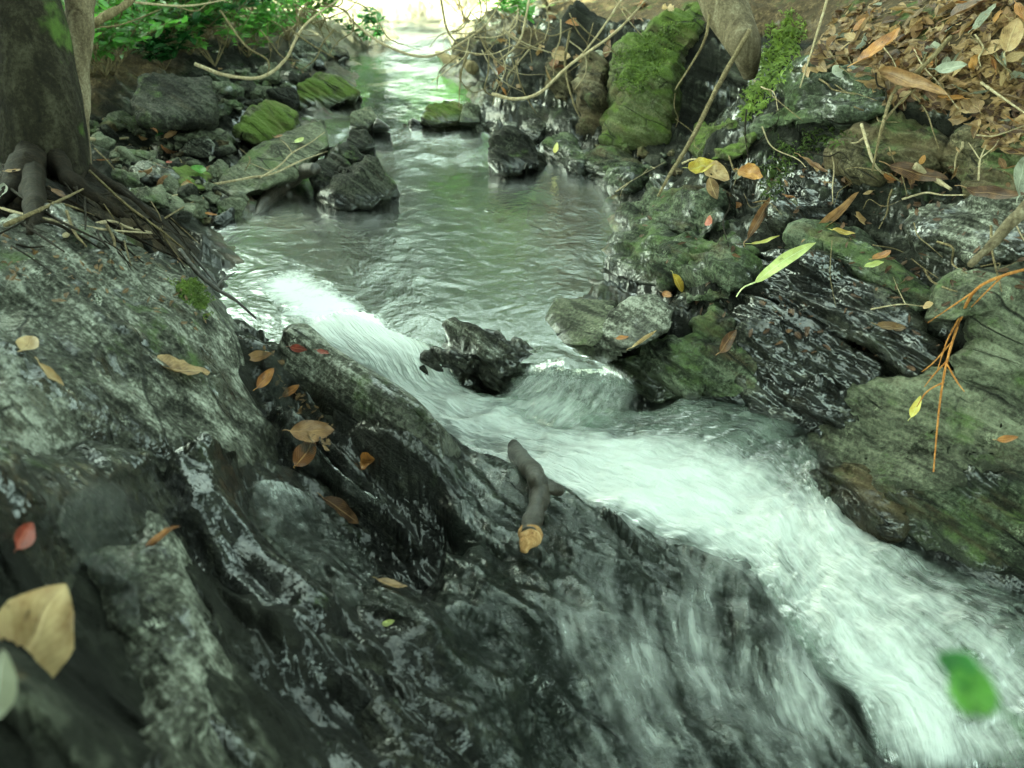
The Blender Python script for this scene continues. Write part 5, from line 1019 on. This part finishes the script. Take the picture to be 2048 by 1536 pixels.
for (x, y, l_, a_, mt) in [(340,193,46,12,'leaf_green'),(325,236,34,45,'leaf_deep'),(332,258,48,32,'leaf_deep'),(384,247,50,-12,'leaf_deep'),(380,264,40,-25,'leaf_deep'),(362,222,46,18,'leaf_green'),(300,222,36,70,'leaf_green'),(350,228,30,-50,'leaf_green')]:
    s_ = (sb-CAM).length-.03; h = ats(x, y, s_); L = l_*s_/FPX
    o = link('leaf', leaf_mesh(L, L*.42, .2, -.05, 0, .03, .9, rnd.uniform(0, 9), stem=.1), M[mt]); Mx = frame(x, y, a_, Vector((rnd.gauss(0, .2), -.35, 1)).normalized(), 1); Mx.translation = h - sdl.location; o.parent = sdl; o.matrix_local = Mx
# blurred green seedling close to the lens at the bottom right
s0 = ats(1945, 1385, .38); cl = empty('seedling', Vector((s0.x+.06, s0.y-.05, s0.z-.10)), 'blurred round green leaves of a seedling close up at the bottom right', 'seedling')
put('stem', tube([cl.location.copy(), cl.location+Vector((-.02, .01, .06)), s0+Vector((.014, -.012, -.006)), s0], [.0009, .0008, .0006, .0005], 14, 6), 'leaf_deep', parent=cl)
for (x, y, l_, a_) in [(1945,1375,105,80),(1915,1335,80,150),(1960,1400,70,20)]:  # the deep green leaf puts the clump's shadowed spot into colour
    h = ats(x, y, .38); L = l_*.38/FPX; o = link('leaf', leaf_mesh(L, L*.85, .15, -.05, 0, .03, .75, 2.0, stem=.05), M['leaf_deep' if x == 1915 else 'leaf_green']); Mx = frame(x, y, a_, Vector((.1, -.55, 1)).normalized(), 1); Mx.translation = h - cl.location; o.parent = cl; o.matrix_local = Mx

# ---- bare twigs and hanging vines over the brook
for i, (L, r, lb) in enumerate([
 ([(165,62,2.95),(215,30,2.95),(262,0,3.0),(300,-60,3.1)], .012, 'thick greenish branch leaving the dead stem to the upper right'),
 ([(390,128,3.4),(450,150,3.35),(520,155,3.3),(570,120,3.3),(610,50,3.3),(690,-10,3.4)], .006, 'curved bare branch dipping over the left shore cobbles'),
 ([(440,20,3.3),(490,90,3.3),(535,120,3.3),(535,152,3.3)], .0035, 'thin bare twig falling to the curved branch'),
 ([(270,5,3.1),(370,12,3.1),(450,0,3.2)], .0035, 'thin level twig along the top left'),
 ([(180,55,3.0),(240,50,3.0),(320,20,3.0)], .0025, 'fine twig beside the thick greenish branch'),
 ([(700,40,3.9),(770,90,3.8),(860,112,3.7),(960,60,3.6),(1010,-10,3.5)], .005, 'long arching vine over the middle of the far brook'),
 ([(880,-10,3.7),(900,70,3.7),(960,110,3.6),(1010,60,3.6)], .004, 'looping vine above the pale far log'),
 ([(985,188,3.2),(1030,198,3.15),(1080,185,3.1),(1140,130,3.05),(1230,65,3.0),(1300,-10,3.0)], .0055, 'long pale vine swinging up from the far right shore'),
 ([(1140,60,3.2),(1130,130,3.2),(1145,200,3.15),(1160,235,3.15)], .004, 'hanging vine before the upright slates'),
 ([(1060,-10,3.3),(1040,80,3.3),(1000,120,3.4)], .004, 'thin branch hanging at the far right shore'),
 ([(960,70,3.5),(980,110,3.45),(1030,140,3.4)], .0035, 'short curved vine on the far right bank'),
 ([(1250,-10,3.0),(1180,90,3.05),(1110,160,3.1)], .0035, 'slanting bare twig across the upright slates'),
 ([(1420,30,2.7),(1405,90,2.68),(1350,180,2.65)], .004, 'thin root hanging over the face of the tall boulder')]):
    twig(lb, L, r, ['twig', 'twig_pale'][i % 2], 'branch', 's', name='branch')
for i in range(46):
    x, y = rnd.uniform(930, 1250), rnd.uniform(-20, 120); s_ = rnd.uniform(3.05, 3.9); L = [(x, y, s_)]; a = rnd.uniform(-150, -20)
    for k_ in range(3): a += rnd.gauss(0, 32); x += 45*math.cos(R(a)); y -= 38*math.sin(R(a)); L.append((x, y, s_+.03*k_))
    twig('thin bare twig in the tangle over the far right bank', L, rnd.uniform(.0014, .003), rnd.choice(['twig', 'twig_pale']), 'branch', 's', name='branch', group='tangle of bare twigs')
for i in range(24):
    x, y = rnd.uniform(420, 760), rnd.uniform(-20, 60); s_ = rnd.uniform(3.2, 4.2); L = [(x, y, s_)]; a = rnd.uniform(-140, -10)
    for k_ in range(3): a += rnd.gauss(0, 30); x += 40*math.cos(R(a)); y -= 34*math.sin(R(a)); L.append((x, y, s_+.03*k_))
    twig('thin bare twig over the sunlit far left shore', L, rnd.uniform(.0014, .0028), 'twig', 'branch', 's', name='branch', group='bare twigs over the left shore')

# ---- unseen trees of the wood round the brook, placed so crowns block sun and sky
def crown_mesh(n, rad, hgt, seed):
    g = np.random.RandomState(seed); nc = 26
    c = g.normal(size=(nc, 3)); c /= np.linalg.norm(c, axis=1)[:, None]; c *= g.uniform(.35, 1, (nc, 1)); c *= [rad, rad, hgt*.5]
    P = c[g.randint(nc, size=n)] + g.normal(size=(n, 3))*rad*.2
    d = g.normal(size=(n, 3)); d[:, 2] *= .5; d /= np.linalg.norm(d, axis=1)[:, None]
    u = np.cross(d, g.normal(size=(n, 3))*[.5, .5, .3]+[0, 0, 1]); u /= np.linalg.norm(u, axis=1)[:, None]
    L = g.uniform(.07, .15, (n, 1))
    V = np.stack([P-d*L, P+u*L*.42, P+d*L, P-u*L*.42], 1).reshape(-1, 3)
    me = mesh('crown', V, np.arange(4*n).reshape(n, 4), False); uvset(me, np.tile([[0, .5], [.5, 1], [1, .5], [.5, 0]], (n, 1)).astype(float)); me.materials.append(M['canopy']); return me
CRM = [crown_mesh(5200, 1.9, 2.6, 3), crown_mesh(6000, 2.2, 3.0, 4), crown_mesh(4600, 1.6, 3.2, 5), crown_mesh(15000, 2.1, 2.2, 6)]
tv, tf = tube([Vector((0, 0, -.6)), Vector((.05, 0, 1)), Vector((-.05, .1, 2.4)), Vector((.1, 0, 4.2)), Vector((0, 0, 6.0))], [.16, .12, .10, .07, .02], 50, 14, .15)
TRM = mesh('trunk', tv, tf); TRM.materials.append(M['bark'])
FOR = [(-1.9,-1.9,0,0,2.6,1.0,3),(1.9,-2.0,0,0,2.6,1.0,3),(0,-3.6,0,.6,2.6,1.1,3),(-3.4,1.7,-.1,0,3.0,1.0,3),(-3.3,-.6,0,0,2.8,1.0,3),(4.1,2.0,-.2,0,4.0,1.05,3),(3.4,-.2,0,0,3.2,1.0,3),(-5.4,3.3,.2,0,4.6,1.0,3),(-5.0,5.0,.4,0,4.8,1.0,3),(-3.6,3.2,.5,0,5.0,1.0,3),(-3.7,5.4,.8,-.3,5.0,1.0,3),(-4.4,1.9,.3,0,4.4,1.0,3),(4.9,9.5,-.5,0,4.6,1.2,1)]
for x in (-9, -6.4, -4.1, -2.2, .2, 2.4, 4.6, 7, 9.5): FOR.append((x, 15+rnd.uniform(-1.5, 2.5), 0, 0, rnd.uniform(2.6, 4.2), rnd.uniform(1.1, 1.35), 0 if -3 < x < 1 else 3))
for x, c_ in ((-2.0, 2), (1.6, 2)): FOR.append((x, 12.4, 0, 0, 6.2, 1.35, c_))
for x in (3.2, 5.4): FOR.append((x, 12.2+rnd.uniform(-.7, .7), 0, 0, rnd.uniform(5.4, 6.0), 1.2, 0))
for x in (-12, -8, -3.5, 1, 5, 10): FOR.append((x, 21+rnd.uniform(-1, 3), 0, 0, rnd.uniform(4.5, 6), 1.7, rnd.choice([3, 1])))
for i, (x, y, ox, oy, zc, sc, cm) in enumerate(FOR):
    zb = drop(x, y, 12)[0].z; t_ = empty('tree', (x, y, zb), 'unseen leafy tree of the wood round the brook, its crown placed to shade it', 'tree', 'trees of the wood')
    a_ = link('trunk', TRM, None, t_); a_.scale = (sc, sc, sc); a_.rotation_euler.z = i*1.3
    c_ = link('crown', CRM[cm], None, t_); c_.location = (ox, oy, zc-zb+.6); c_.rotation_euler.z = i*2.1; c_.scale = (sc, sc, sc)
